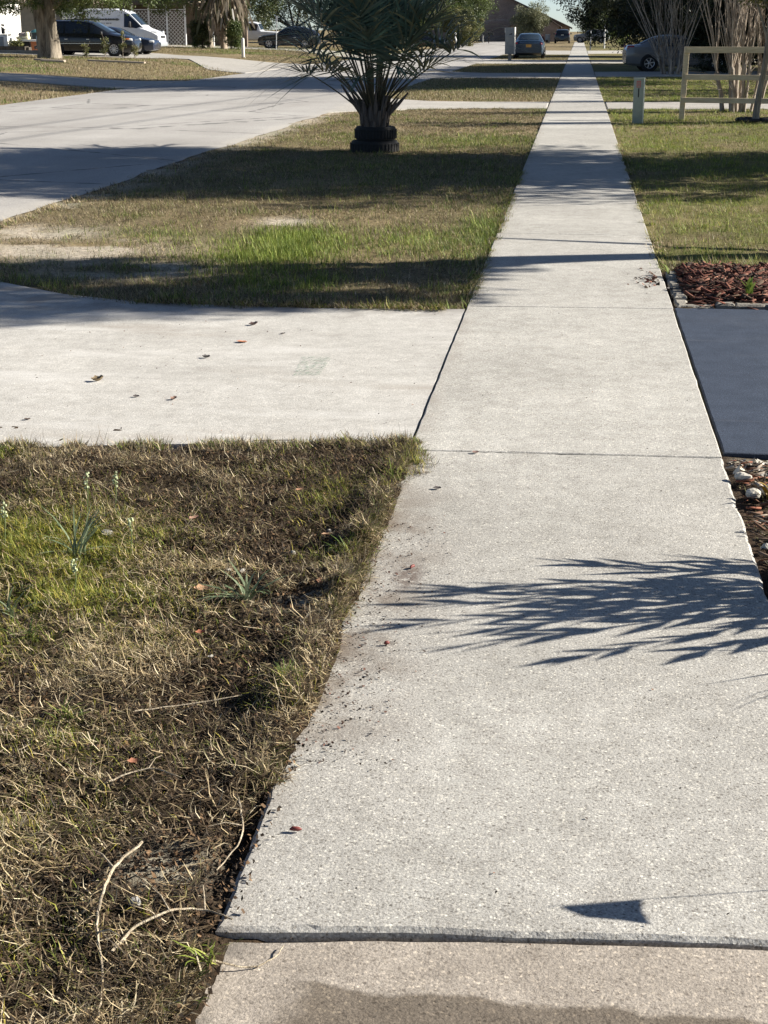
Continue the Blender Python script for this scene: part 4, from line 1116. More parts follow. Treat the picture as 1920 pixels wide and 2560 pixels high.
# ------------------------------------------------------------------ utility pedestal
p = thing('utility_pedestal', 'pale green utility pedestal with red notice and black bar, right of the walk', 'pedestal', (1.13, 29.84, 0), R(-8))
MB().box((0, 0, 0.385), (0.185, 0.15, 0.81), bev=0.012).build('body', M['ped'], p, 40)
MB().box((0.094, -0.0, 0.385), (0.014, 0.162, 0.80), bev=0.004).build('lit_side', M['ped_lit'], p, 40)  # thin sheet giving the right side its sunlit tone by colour
MB().box((0.003, 0, 0.798), (0.205, 0.172, 0.022), bev=0.006).build('cap', M['ped_lit'], p, 40)
lb = MB()
for (x, z, w_, h_) in ((0, 0.745, 0.07, 0.014), (0, 0.64, 0.07, 0.01), (-0.032, 0.69, 0.009, 0.10), (0.032, 0.69, 0.009, 0.10), (0, 0.715, 0.045, 0.012), (0, 0.69, 0.04, 0.009), (0, 0.67, 0.045, 0.009)):
    lb.box((x, -0.0765, z), (w_, 0.002, h_))
lb.build('notice', M['red'], p)
MB().box((0.004, -0.0772, 0.54), (0.022, 0.003, 0.16)).build('black_bar', M['black'], p)

# ------------------------------------------------------------------ grey cabinet on a post
c = thing('street_cabinet', 'tall grey steel cabinet on a short post beside the blue sedan', 'cabinet', (-3.83, 90, 0), R(-4))
MB().box((0, 0, 0.18), (0.18, 0.16, 0.44)).build('post', M['wood_old'], c)
MB().box((0, 0, 1.06), (0.52, 0.42, 1.42), bev=0.015).build('box', M['cabinet'], c, 40)
MB().box((0.268, 0, 1.06), (0.03, 0.46, 1.46), bev=0.006).build('side_flange', M['offwhite'], c, 40)
MB().box((-0.275, -0.1, 1.62), (0.035, 0.12, 0.25), bev=0.006).build('hinge_plate', M['offwhite'], c, 40)
MB().poly_prism([(-0.02, 1.37), (0.12, 1.40), (0.14, 1.48), (0.05, 1.44), (-0.04, 1.41)], 0, 0.006, Matrix.Translation((0, -0.212, 0)) @ Matrix.Rotation(R(90), 4, 'X')).build('emblem', M['black'], c)

# ------------------------------------------------------------------ palm in tyres
def frond(petL, bladeR, az, tilt, droop, seed, seg=38, cols=None):
    """costapalmate leaf: long petiole, arching costa with radiating narrow segments"""
    rnd = random.Random(seed)
    H = Vector((math.cos(az), math.sin(az), 0)); Z = Vector((0, 0, 1)); S = H.cross(Z)
    base = H * 0.07 + Z * rnd.uniform(0.42, 0.66)
    d = (H * math.sin(tilt) + Z * math.cos(tilt)).normalized()
    pts = []; p = base.copy(); ang = tilt
    for i in range(7):
        pts.append(p.copy())
        ang += droop * 0.25 / 6
        p = p + (H * math.sin(ang) + Z * math.cos(ang)) * petL / 6
    tube = MB().tube(pts, [0.020, 0.016, 0.013, 0.011, 0.010, 0.009, 0.008], 5)
    hub = pts[-1]
    V = []; F = []; C = []
    cst = []
    q = hub.copy(); a = ang
    for i in range(9):
        cst.append((q.copy(), a))
        a += droop / 8
        q = q + (H * math.sin(a) + Z * math.cos(a)) * bladeR * 0.42 / 8
    for k in range(seg):
        u = k / (seg - 1) * 2 - 1                       # -1 .. 1 around the fan
        sp = abs(u)
        ci = cst[int((1 - sp) * 8)]
        o = ci[0]
        fd = (H * math.sin(ci[1]) + Z * math.cos(ci[1]))
        up = S.cross(fd).normalized()
        th = u * R(92) 
        dirv = (fd * math.cos(th) + S * math.sin(th)).normalized()
        fold = up * (0.45 * sp) * (1 if rnd.random() < .9 else -0.5)
        dirv = (dirv + fold + Vector((rnd.uniform(-.08, .08), rnd.uniform(-.08, .08), rnd.uniform(-.08, .08)))).normalized()
        L = bladeR * (0.95 - 0.35 * sp) * rnd.uniform(0.88, 1.1)
        wv = dirv.cross(up).normalized() * bladeR * 0.017
        g = Vector((0, 0, -1))
        sag = rnd.uniform(0.04, 0.20)
        b = len(V)
        for j in range(5):
            t = j / 4
            pos = o + dirv * L * t + g * L * sag * t ** 2.4
            ww = wv * (0.55 + 1.6 * t * (1 - t) * 1.3) * (1 - t ** 3 * 0.95)
            V.append(pos - ww); V.append(pos + ww)
        for j in range(4):
            F.append((b + 2 * j, b + 2 * j + 1, b + 2 * j + 3, b + 2 * j + 2))
        cc = np.array(cols[rnd.randrange(len(cols))]) * rnd.uniform(0.75, 1.3)
        C += [cc] * 10
    return tube, V, F, C

def fan_palm(name, label, loc):
    t = thing(name, label, 'palm', loc)
    rnd = random.Random(4)
    MB().tube([(0, 0, 0.1), (0, 0, 0.35), (0.005, 0, 0.55), (0.01, 0, 0.75)], [0.16, 0.165, 0.14, 0.08], 12, wob=0.08).build('trunk', M['boot'], t, 50)
    for i in range(26):
        a = i * 2.399; zz = 0.24 + 0.30 * (i / 26)
        h = rnd.uniform(0.14, 0.34); o = rnd.uniform(0.03, 0.09)
        b = Vector((math.cos(a) * 0.165, math.sin(a) * 0.165, zz))
        e = b + Vector((math.cos(a) * o, math.sin(a) * o, h))
        MB().tube([b, b.lerp(e, .6), e], [0.034, 0.026, 0.014], 5).build('leaf_base', M['boot'], t, 50)
    for (a, l_, tl) in ((R(178), 0.62, 0.62), (R(205), 0.45, 0.5), (R(-8), 0.55, 0.75), (R(12), 0.4, 0.6), (R(-40), 0.4, 0.4)):
        b = Vector((math.cos(a) * 0.12, math.sin(a) * 0.12, 0.4)); e = b + Vector((math.cos(a) * math.sin(tl), math.sin(a) * math.sin(tl), math.cos(tl))) * l_
        MB().tube([b, b.lerp(e, .6), e], [0.024, 0.028, 0.012], 5).build('cut_stalk', M['boot'], t, 50)
    cols = [[0.11, 0.175, 0.135], [0.13, 0.19, 0.14], [0.085, 0.14, 0.11], [0.26, 0.25, 0.14], [0.17, 0.21, 0.155], [0.10, 0.16, 0.125]]
    spec = []
    for i in range(34):
        tl = R(2 + 30 * ((i + 0.5) / 34) ** 1.1)
        spec.append((rnd.uniform(0.75, 1.45), rnd.uniform(0.85, 1.12), i * 2.399 + rnd.uniform(-.3, .3), tl, R(rnd.uniform(20, 55)) * (0.5 + tl), 100 + i))
    spec += [(1.05, 0.85, R(180), R(46), R(58), 201), (1.05, 0.95, R(172), R(36), R(60), 205), (1.15, 1.0, R(188), R(30), R(55), 221), (1.25, 1.1, R(-4), R(50), R(28), 202), (1.2, 1.0, R(6), R(34), R(40), 222), (0.95, 0.85, R(8), R(34), R(50), 206), (0.95, 0.8, R(205), R(32), R(60), 203), (0.95, 0.8, R(-30), R(36), R(45), 204), (0.8, 0.8, R(215), R(42), R(60), 211), (0.75, 0.8, R(160), R(36), R(55), 212), (0.8, 0.85, R(-15), R(40), R(30), 213), (1.15, 1.05, R(2), R(40), R(25), 214), (0.7, 0.75, R(262), R(30), R(60), 215), (0.7, 0.75, R(300), R(34), R(60), 216)]
    for s in spec:
        tb, V, F, C = frond(*s, cols=cols)
        fo = tb.build('petiole', M['frond'], t, 60)
        ca = fo.data.color_attributes.new('col', 'FLOAT_COLOR', 'POINT')
        ca.data.foreach_set('color', np.tile(np.array([0.10, 0.085, 0.05, 1], np.float32), len(fo.data.vertices)))
        me = np_mesh('leaf_blade', np.array([tuple(v) for v in V]), [np.array(F)], False, np.array(C))
        link('leaf_blade', me, M['frond'], fo)
    return t
fan_palm('fan_palm', 'dark bushy fan palm growing out of stacked tyres on the verge', (-2.86, 22.45, 0))
def tyre_prof(R0, w):
    return [(R0 * 0.62, 0.02), (R0 * 0.70, 0), (R0 * 0.93, 0.01), (R0, w * 0.22), (R0 * 1.01, w * 0.5), (R0, w * 0.78), (R0 * 0.93, w * 0.99), (R0 * 0.70, w), (R0 * 0.62, w - 0.02)]
for (r0, w_, z, lab, dx) in ((0.345, 0.19, -0.05, 'lower wider black tyre around the palm', 0.0), (0.295, 0.20, 0.135, 'upper narrower black tyre around the palm', 0.015)):
    ty = thing('old_tyre', lab, 'tyre', (-2.86 + dx, 22.45, z), 0, 'tyres used as planter for the palm')
    MB().lathe(tyre_prof(r0, w_), 40, closed=True).build('carcass', M['rubber'], ty, 50)
    for k in range(40):
        a = 2 * math.pi * k / 40
        MB().box((math.cos(a) * r0 * 1.008, math.sin(a) * r0 * 1.008, w_ * 0.5), (0.012, 0.026, w_ * 0.62), rz=a, bev=0.002).build('tread_block', M['rubber'], ty)

# ------------------------------------------------------------------ skirted sabal palm across the street
s = thing('sabal_palm', 'sabal palm with a shaggy skirt of dead leaves across the street', 'palm', (-24.75, 110.6, 0.36))
MB().tube([(0, 0, -0.1), (0, 0, 0.8), (0.03, 0, 2), (0.0, 0, 4.5)], [0.26, 0.22, 0.21, 0.2], 12, wob=0.1).build('trunk', M['sabal'], s, 50)
rr = random.Random(9)
for i in range(60):
    a = i * 2.399; z = 0.15 + i * 0.055
    b = Vector((math.cos(a) * 0.2, math.sin(a) * 0.2, z))
    MB().tube([b, b + Vector((math.cos(a) * 0.13, math.sin(a) * 0.13, 0.22))], [0.06, 0.025], 4).build('leaf_base', M['sabal'], s, 50)
V = []; F = []; C = []
for i in range(420):
    a = rr.uniform(0, 6.283); r0 = rr.uniform(0.15, 1.9); z0 = rr.uniform(2.1, 3.9) - 0.12 * r0
    L = rr.uniform(0.5, 1.5); w_ = rr.uniform(0.03, 0.09)
    p = Vector((math.cos(a) * r0, math.sin(a) * r0 * 0.8, z0)); d = Vector((math.cos(a) * 0.25 + rr.uniform(-.25, .25), math.sin(a) * 0.25, -1)).normalized()
    sv = Vector((rr.uniform(-1, 1), rr.uniform(-.5, .5), 0.1)).normalized() * w_
    b = len(V); V += [p - sv, p + sv, p + d * L * .6 + sv, p + d * L * .6 - sv, p + d * L + Vector((rr.uniform(-.1, .1), 0, 0))]
    F.append((b, b + 1, b + 2, b + 3)); C += [np.array(rr.choice([[0.30, 0.24, 0.17], [0.20, 0.16, 0.11], [0.12, 0.10, 0.07], [0.42, 0.36, 0.27], [0.10, 0.11, 0.05]])) * rr.uniform(.6, 1.2)] * 5
V3 = np.array([tuple(v) for v in V]); tri = np.array([(f_[3], f_[2], f_[2] + 2) for f_ in F])
link('dead_leaf_skirt', np_mesh('skirt', V3, [np.array(F), tri], False, np.array(C)), M['leaf'], s)
link('crown', leaf_mesh('crown', ell_clumps(60, 0, 0, 4.6, 1.8, 1.6, 1.0, 3), 60, 0.5, 0.35, GREENS_MID), M['leaf'], s)

# ==================================================================== VEHICLES
class Car:
    """st: stations front -> rear (x, halfwidth, z_bottom, z_belt, z_top, halfwidth_top)"""
    def __init__(s, st): s.st = st
    def at(s, x):
        st = s.st
        for a, b in zip(st[:-1], st[1:]):
            if a[0] >= x >= b[0]:
                t = (a[0] - x) / (a[0] - b[0])
                return [a[i] + (b[i] - a[i]) * t for i in range(6)]
        return list(st[0] if x > st[0][0] else st[-1])
    def sec(s, q):
        x, w, zb, zm, zt, wt = q
        return [(0, zb), (w * .86, zb), (w * .97, zb + .09), (w * 1.0, zb + .42 * (zm - zb)), (w * .995, zb + .75 * (zm - zb)), (w * .97, zm), (wt, zt - min(.05, (zt - zm) * .4)), (wt * .82, zt - .005), (0, zt + .012)]
    def body(s):
        xs = []
        for a, b in zip(s.st[:-1], s.st[1:]):
            k = max(1, int(abs(a[0] - b[0]) / 0.16))
            xs += [a[0] + (b[0] - a[0]) * i / k for i in range(k)]
        xs.append(s.st[-1][0])
        mb = MB(); rows = []
        vs = []; fs = []
        for x in xs:
            c = s.sec(s.at(x))
            full = [(x, y, z) for y, z in c] + [(x, -y, z) for y, z in c[-2:0:-1]]
            vs += full; n = len(full)
        for i in range(len(xs) - 1):
            for k in range(n):
                k2 = (k + 1) % n
                fs.append((i * n + k, i * n + k2, (i + 1) * n + k2, (i + 1) * n + k))
        fs.append(tuple(range(n))); fs.append(tuple((len(xs) - 1) * n + k for k in range(n)))
        return mb.add(vs, fs)
    def sidewin(s, xa, xb, side, v0=.10, v1=.88, slant=0.0, slant2=0.0):
        vs = []; fs = []; n = 7
        for i in range(n):
            for j, v in enumerate((v0, (v0 + v1) / 2, v1)):
                q = i / (n - 1)
                x = xa + (xb - xa) * q + (slant * (1 - q) + slant2 * q) * (v - .5)
                c = s.sec(s.at(x)); a, b = c[5], c[6]
                vs.append((x, side * (a[0] + (b[0] - a[0]) * v + 0.006), a[1] + (b[1] - a[1]) * v))
        for i in range(n - 1):
            for j in range(2):
                k = i * 3 + j; fs.append((k, k + 1, k + 4, k + 3))
        return MB().add(vs, fs)
    def screen(s, xa, xb, t0=.08, t1=.93):
        """windscreen / rear window between the stations at xa (low) and xb (high)"""
        vs = []; fs = []
        for t in (t0, .5, t1):
            x = xa + (xb - xa) * t; c = s.sec(s.at(x))
            for (y, z) in [(c[6][0] * .93, c[6][1] + .004), (c[7][0], c[7][1] + .010), (0, c[8][1] + .010), (-c[7][0], c[7][1] + .010), (-c[6][0] * .93, c[6][1] + .004)]:
                vs.append((x + (0.012 if xa > xb else -0.012), y, z + 0.004))
        for i in range(2):
            for j in range(4):
                k = i * 5 + j; fs.append((k, k + 1, k + 6, k + 5))
        return MB().add(vs, fs)

def wheel(parent, x, y, r, w=0.21, spokes=6, two=False):
    side = 1 if y > 0 else -1
    Mx = Matrix.Translation((x, y, r)) @ Matrix.Rotation(R(90), 4, 'X')
    ty = MB().lathe([(r * .66, -w / 2), (r * .95, -w / 2), (r, -w / 3), (r, w / 3), (r * .95, w / 2), (r * .66, w / 2)], 28, Mx, closed=True).build('wheel', M['rubber'], parent, 40)
    mb = MB().lathe([(r * .67, -w * .46), (r * .67, w * .46), (r * .60, w * .40), (r * .60, -w * .40)], 28, Mx, closed=True)
    yo = -side * w * 0.40
    mb.lathe([(r * .16, 0), (r * .16, .03), (r * .08, .045), (0.001, .045)], 12, Matrix.Translation((x, y + side * w * .36, r)) @ Matrix.Rotation(R(-90 * side), 4, 'X'))
    for k in range(spokes):
        a = 2 * math.pi * k / spokes + .2
        for da in ((-.12, .12) if two else (0,)):
            aa = a + da
            c = Vector((x + math.cos(aa) * r * .36, y + side * w * .38, r + math.sin(aa) * r * .36))
            mb.box(c, (r * .56, .03, r * (.075 if two else .13)), M=Matrix.Rotation(-aa, 4, 'Y'))
    mb.build('rim', M['rim'], ty, 40)
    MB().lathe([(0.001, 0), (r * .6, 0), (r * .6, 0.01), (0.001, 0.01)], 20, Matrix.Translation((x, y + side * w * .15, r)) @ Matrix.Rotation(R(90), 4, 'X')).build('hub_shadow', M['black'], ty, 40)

def vehicle(name, label, cat, loc, rotz, st, pt, wheels, r, wins, ws, rw, group=None, glass='glass', tail=(), head=(), extra=None, spokes=6, two=False, door_x=(), mirror=None, plates=()):
    t = thing(name, label, cat, loc, rotz, group)
    c = Car(st)
    body = c.body().build('body', pt, t, 35)
    for side in (1, -1):
        for (xa, xb, sl, sl2) in wins:
            c.sidewin(xa, xb, side, slant=sl, slant2=sl2).build('side_window', M[glass], t)
        for x in wheels:
            q = c.at(x)
            MB().lathe([(0.001, 0), (r * 1.14, 0), (r * 1.14, 0.012), (0.001, 0.012)], 28, Matrix.Translation((x, side * (q[1] * .985), r)) @ Matrix.Rotation(R(-90 * side), 4, 'X')).build('wheel_well_shade', M['black'], t)  # black disc stands in for the shade inside the uncut wheel well
            wheel(t, x, side * (q[1] - .075), r, spokes=spokes, two=two)
        for x in door_x:
            q = c.at(x)
            MB().box((x, side * (q[1] * .998 + .004), q[2] + .74 * (q[3] - q[2])), (.17, .03, .03), bev=.008).build('door_handle', M['chrome'] if pt in (M['p_black'],) else pt, t)
            MB().box((x + .18, side * (q[1] * .992), q[2] + .52 * (q[3] - q[2])), (.008, .02, .8 * (q[3] - q[2]))).build('door_gap', M['black'], body)
        if mirror:
            q = c.at(mirror)
            MB().box((mirror, side * (q[1] + .12), q[3] + .08), (.10, .2, .15), bev=.03).build('mirror', M['black'] if pt is not M['p_white'] else M['black'], t, 50)
    if ws: c.screen(*ws).build('windscreen', M['glass2'], t, 60)
    if rw: c.screen(*rw).build('rear_window', M[glass], t, 60)
    for (x, y, z, sx, sy, sz, key) in head:
        for side in (1, -1):
            MB().box((x, side * y, z), (sx, sy, sz), bev=min(sx, sy, sz) * .3, rz=side * R(-18)).build('headlight' if key == 'lamp' else 'turn_signal', M[key], t, 50)
    for (x, y, z, sx, sy, sz) in tail:
        for side in (1, -1):
            MB().box((x, side * y, z), (sx, sy, sz), bev=min(sx, sy, sz) * .3, rz=side * R(14)).build('tail_light', M['tail'], t, 50)
    for (x, z, key) in plates:
        MB().box((x, 0, z), (.02, .32, .16), bev=.004).build('number_plate', M[key], t)
    if extra: extra(t)
    return t

SEDAN = [(2.35, .62, .36, .56, .60, .55), (2.27, .80, .22, .66, .71, .66), (1.95, .88, .17, .75, .81, .72), (1.2, .90, .17, .87, .93, .75), (.92, .90, .17, .90, .97, .74), (.12, .90, .17, .93, 1.38, .60), (-.35, .90, .17, .94, 1.45, .60), (-.9, .90, .17, .95, 1.43, .60), (-1.15, .90, .17, .96, 1.37, .60), (-1.78, .89, .19, .97, 1.07, .68), (-2.22, .86, .24, .95, 1.03, .68), (-2.35, .78, .34, .80, .86, .62)]
MINI = [(2.56, .68, .34, .62, .68, .58), (2.46, .86, .22, .78, .86, .70), (2.1, .97, .18, .92, 1.0, .80), (1.45, .99, .18, 1.02, 1.10, .82), (1.3, .99, .18, 1.04, 1.14, .82), (.35, .99, .18, 1.06, 1.66, .70), (-.2, .99, .18, 1.06, 1.76, .71), (-1.6, .99, .18, 1.07, 1.76, .71), (-2.15, .98, .19, 1.08, 1.70, .70), (-2.5, .95, .22, 1.08, 1.12, .86), (-2.58, .88, .32, .95, 1.0, .8)]
SUV = [(2.3, .68, .42, .78, .82, .60), (2.2, .86, .28, .92, 1.0, .72), (1.8, .94, .24, 1.02, 1.09, .80), (1.05, .95, .24, 1.08, 1.15, .80), (.9, .95, .24, 1.09, 1.18, .80), (.3, .95, .24, 1.10, 1.62, .70), (-.3, .95, .24, 1.10, 1.70, .71), (-1.7, .95, .24, 1.12, 1.68, .70), (-2.0, .94, .25, 1.12, 1.60, .69), (-2.28, .92, .30, 1.10, 1.14, .80), (-2.36, .86, .38, .90, .95, .75)]
CROSS = [(2.25, .66, .38, .66, .70, .58), (2.15, .84, .24, .80, .87, .70), (1.8, .92, .20, .90, .97, .76), (1.05, .93, .20, .98, 1.05, .78), (.85, .93, .20, .99, 1.08, .76), (.1, .93, .20, 1.0, 1.50, .64), (-.4, .93, .20, 1.01, 1.58, .64), (-1.2, .93, .20, 1.03, 1.54, .63), (-1.9, .92, .22, 1.06, 1.30, .62), (-2.2, .90, .26, 1.05, 1.10, .72), (-2.3, .82, .34, .9, .95, .7)]
BOXY = [(2.35, .70, .5, .85, .9, .66), (2.28, .90, .4, 1.02, 1.08, .78), (1.3, .92, .4, 1.08, 1.14, .80), (1.0, .92, .4, 1.09, 1.17, .80), (.75, .92, .4, 1.1, 1.74, .76), (.4, .92, .4, 1.1, 1.84, .77), (-2.2, .92, .4, 1.12, 1.84, .77), (-2.32, .92, .42, 1.12, 1.7, .76), (-2.38, .86, .48, 1.0, 1.2, .74)]
VAN = [(2.95, .72, .36, .72, .78, .60), (2.88, .96, .26, .92, 1.0, .74), (2.55, 1.02, .24, 1.10, 1.2, .82), (2.1, 1.02, .24, 1.26, 1.36, .86), (1.95, 1.02, .24, 1.28, 1.46, .86), (1.15, 1.02, .24, 1.30, 2.22, .80), (.85, 1.02, .24, 1.3, 2.36, .82), (.3, 1.02, .24, 1.3, 2.45, .86), (-2.85, 1.02, .26, 1.3, 2.45, .86), (-2.95, 1.0, .30, 1.3, 2.40, .84)]

def mini_extra(t):
    for k, (z, w_) in enumerate(((.80, .95), (.72, 1.05), (.62, 1.0))):
        MB().box((2.50 - .0 * k, 0, z), (.06, w_, .03), bev=.01).build('grille_bar', M['chrome'], t, 50)
    MB().box((2.50, 0, .36), (.10, 1.25, .06), bev=.02).build('bumper_trim', M['chrome'], t, 50)
    MB().box((2.505, 0, .48), (.08, .9, .14), bev=.02).build('lower_grille', M['black'], t, 50)
    for s_ in (1, -1):
        MB().box((-.1, s_ * .995, .62), (3.0, .012, .018)).build('side_moulding', M['chrome'], t)
        MB().box((0.1, s_ * .74, 1.80), (2.6, .04, .05), bev=.015).build('roof_rail', M['black'], t, 50)
vehicle('parked_minivan', 'black minivan with chrome grille parked behind the thick oak', 'minivan', (-25.12, 80.75, 0.36), 0, MINI, M['p_black'], (1.55, -1.48), .345, [(1.05, .30, .22, 0), (.18, -1.0, 0, 0), (-1.1, -2.2, 0, .1)], (1.3, .35), (-2.5, -2.15), tail=((-2.36, .86, 1.2, .16, .10, .42),), head=((2.32, .80, .80, .32, .16, .15, 'lamp'), (2.22, .90, .84, .26, .05, .07, 'amber')), extra=mini_extra, spokes=10, door_x=(.2, -.95), mirror=.95)
def sed_extra(t):
    MB().box((2.31, 0, .58), (.06, .9, .10), bev=.02).build('grille', M['chrome'], t, 50)
    MB().box((2.31, 0, .34), (.06, 1.0, .10), bev=.02).build('lower_grille', M['black'], t, 50)
    for s_ in (1, -1): MB().box((2.25, s_ * .62, .33), (.08, .2, .09), bev=.02).build('fog_light', M['chrome'], t, 50)
SW = [(.72, .02, .16, 0), (-.06, -.80, 0, 0), (-.88, -1.30, 0, -.14)]
vehicle('parked_sedan', 'navy sedan between the black minivan and the white van', 'car', (-25.5, 86.9, 0.37), 0, SEDAN, M['p_navy'], (1.42, -1.38), .325, SW, (.92, .12), (-1.78, -1.15), tail=((-2.2, .70, .86, .2, .16, .16),), head=((2.16, .70, .66, .30, .22, .15, 'lamp'),), extra=sed_extra, door_x=(-.6, -1.0), mirror=.7)
def van_extra(t):
    MB().box((2.93, 0, .84), (.05, 1.0, .16), bev=.02).build('grille', M['black'], t, 50)
    MB().box((2.90, 0, .42), (.18, 1.9, .26), bev=.05).build('bumper', M['greymetal'], t, 50)
    for s_ in (1, -1):
        MB().box((1.25, s_ * 1.14, 1.55), (.12, .22, .36), bev=.04).build('mirror_arm', M['black'], t, 50)
        mk = MB()
        sgn = -1 if s_ < 0 else 1
        yy = s_ * 0.955
        mk.poly_prism([(-1.75, 1.72), (-1.55, 1.75), (-1.60, 1.86), (-1.50, 2.02), (-1.56, 2.12), (-1.66, 2.10), (-1.62, 1.95), (-1.72, 1.84)], 0, .012, Matrix.Translation((0, yy, 0)) @ Matrix.Rotation(R(90), 4, 'X')).build('red_emblem', M['red'], t)
        lt = MB(); r_ = random.Random(5)
        for row, (z, x0, x1, hh) in enumerate(((1.84, -1.35, .6, .16), (1.62, -1.35, .1, .07))):
            x = x0
            while x < x1:
                w_ = r_.uniform(.05, .13) * (1.3 if row == 0 else 1); lt.box((x, s_ * (.985 - (z - 1.3) * .05), z), (w_, .012, hh * r_.uniform(.7, 1.0))); x += w_ + r_.uniform(.04, .08)
        lt.build('faded_lettering', M['greymetal'], t)
vehicle('cargo_van', 'white cargo van with red emblem and faded lettering beside the navy sedan', 'van', (-27.75, 94.3, 0.40), 0, VAN, M['p_white'], (2.05, -1.75), .36, [(1.82, .85, .55, 0)], (1.95, 1.15), None, head=((2.62, .84, 1.05, .40, .14, .26, 'lamp'),), extra=van_extra, door_x=(.6,))
vehicle('parked_sedan', 'dark brown sedan with red tail lights beside the lattice porch', 'car', (-31.0, 128.6, 0.56), 0, SEDAN, M['p_brown'], (1.42, -1.38), .325, SW, (.92, .12), (-1.78, -1.15), tail=((-2.22, .74, .90, .2, .18, .16),), door_x=(-.6,), mirror=.7)
vehicle('white_wagon', 'boxy white off-road wagon behind the black crossover', 'car', (-26.4, 128, 0.42), 0, BOXY, M['p_white'], (1.45, -1.45), .39, [(.72, .05, .1, 0), (-.1, -.95, 0, 0), (-1.25, -2.2, 0, 0)], (1.0, .75), (-2.38, -2.32))
vehicle('black_crossover', 'black crossover facing left behind the palm fronds', 'car', (-21.55, 118.6, 0.31), R(180), CROSS, M['p_black'], (1.35, -1.35), .36, [(.7, .0, .16, 0), (-.08, -.85, 0, 0), (-.95, -1.6, 0, -.2)], (.85, .1), (-2.2, -1.9), head=((2.06, .72, .82, .28, .2, .12, 'lamp'),), tail=((-2.12, .74, .95, .16, .2, .14),), two=True, spokes=6, door_x=(-.6,), mirror=.7)
vehicle('blue_sedan', 'steel blue sedan with orange number plate seen from behind', 'car', (-2.97, 98.2, 0.0), R(90), SEDAN, M['p_blue'], (1.42, -1.38), .325, SW, (.92, .12), (-1.80, -1.12), glass='glass2', tail=((-2.23, .66, .84, .16, .30, .15),), plates=((-2.345, .74, 'plate'),), mirror=.7,
        extra=lambda t: (MB().box((-2.26, 0, .92), (.08, 1.05, .035), bev=.012).build('boot_trim', M['chrome'], t, 50), MB().box((-2.3, 0, .36), (.08, 1.2, .12), bev=.02).build('rear_valance', M['black'], t, 50)))
vehicle('dark_suv', 'dark SUV seen from behind at the far end of the sidewalk', 'car', (-2.15, 207, 0), R(90), SUV, M['p_dark'], (1.4, -1.4), .37, [(.75, .1, .12, 0), (0, -.9, 0, 0), (-1.0, -1.9, 0, 0)], (.9, .3), (-2.28, -2.0), tail=((-2.22, .84, 1.05, .12, .12, .3),), plates=((-2.345, .98, 'plate_w'),), mirror=.75)
vehicle('white_pickup', 'dark and white truck nose at the end of the far sidewalk', 'truck', (1.6, 216, 0), R(172), SUV, M['p_silver'], (1.4, -1.4), .37, [(.75, .1, .12, 0), (0, -.9, 0, 0)], (.9, .3), None, head=((2.1, .8, .86, .3, .16, .16, 'lamp'),), mirror=.75)
vehicle('dark_car', 'dark low car half hidden behind the palm on the far left of the street', 'car', (-13.9, 147, 0), R(8), SEDAN, M['p_black'], (1.42, -1.38), .325, SW, (.92, .12), (-1.78, -1.15), head=((2.16, .70, .66, .30, .22, .15, 'lamp'),), extra=sed_extra)
vehicle('silver_sedan', 'silver sedan with red tail light parked behind the crape myrtle', 'car', (4.25, 68.6, 0.0), R(4), SEDAN, M['p_silver'], (1.42, -1.38), .325, SW, (.92, .12), (-1.78, -1.15), tail=((-2.16, .74, .93, .30, .16, .19),), door_x=(-.6, -1.0), mirror=.7)

# ==================================================================== HOUSES
def wall_box(parent, name, x0, x1, y0, y1, z0, z1, m):
    return MB().box(((x0 + x1) / 2, (y0 + y1) / 2, (z0 + z1) / 2), (x1 - x0, y1 - y0, z1 - z0)).build(name, m, parent)
h = thing('beige_house', 'beige sided house with white porch posts behind the parked van', 'house', (-40, 100, 0.4))
wall_box(h, 'wall', -10, 7.9, 0, 8, -0.3, 2.9, M['siding'])
MB().poly_prism([(-0.9, 2.88), (8.9, 2.88), (4, 5.2)], -10.6, 8.5, Matrix(((0, 0, 1, 0), (1, 0, 0, 0), (0, 1, 0, 0), (0, 0, 0, 1)))).build('roof', M['shingle'], h)
for (x0, w_, z0, hh) in ((2.2, 1.2, 1.1, 1.2), (6.2, 1.0, 1.2, 1.2)):
    wn_ = wall_box(h, 'window', x0, x0 + w_, -0.05, 0.02, z0, z0 + hh, M['white'])
    for kx in (0, 1):
        wall_box(wn_, 'pane', x0 + .08 + kx * (w_ / 2 - .02), x0 + w_ / 2 - .04 + kx * (w_ / 2 - .02), -0.062, -0.045, z0 + .08, z0 + hh - .08, M['glass'])
for x0 in (5.4, 7.75): wall_box(h, 'corner_board', x0, x0 + .12, -0.04, 0.02, -0.2, 2.88, M['siding'])
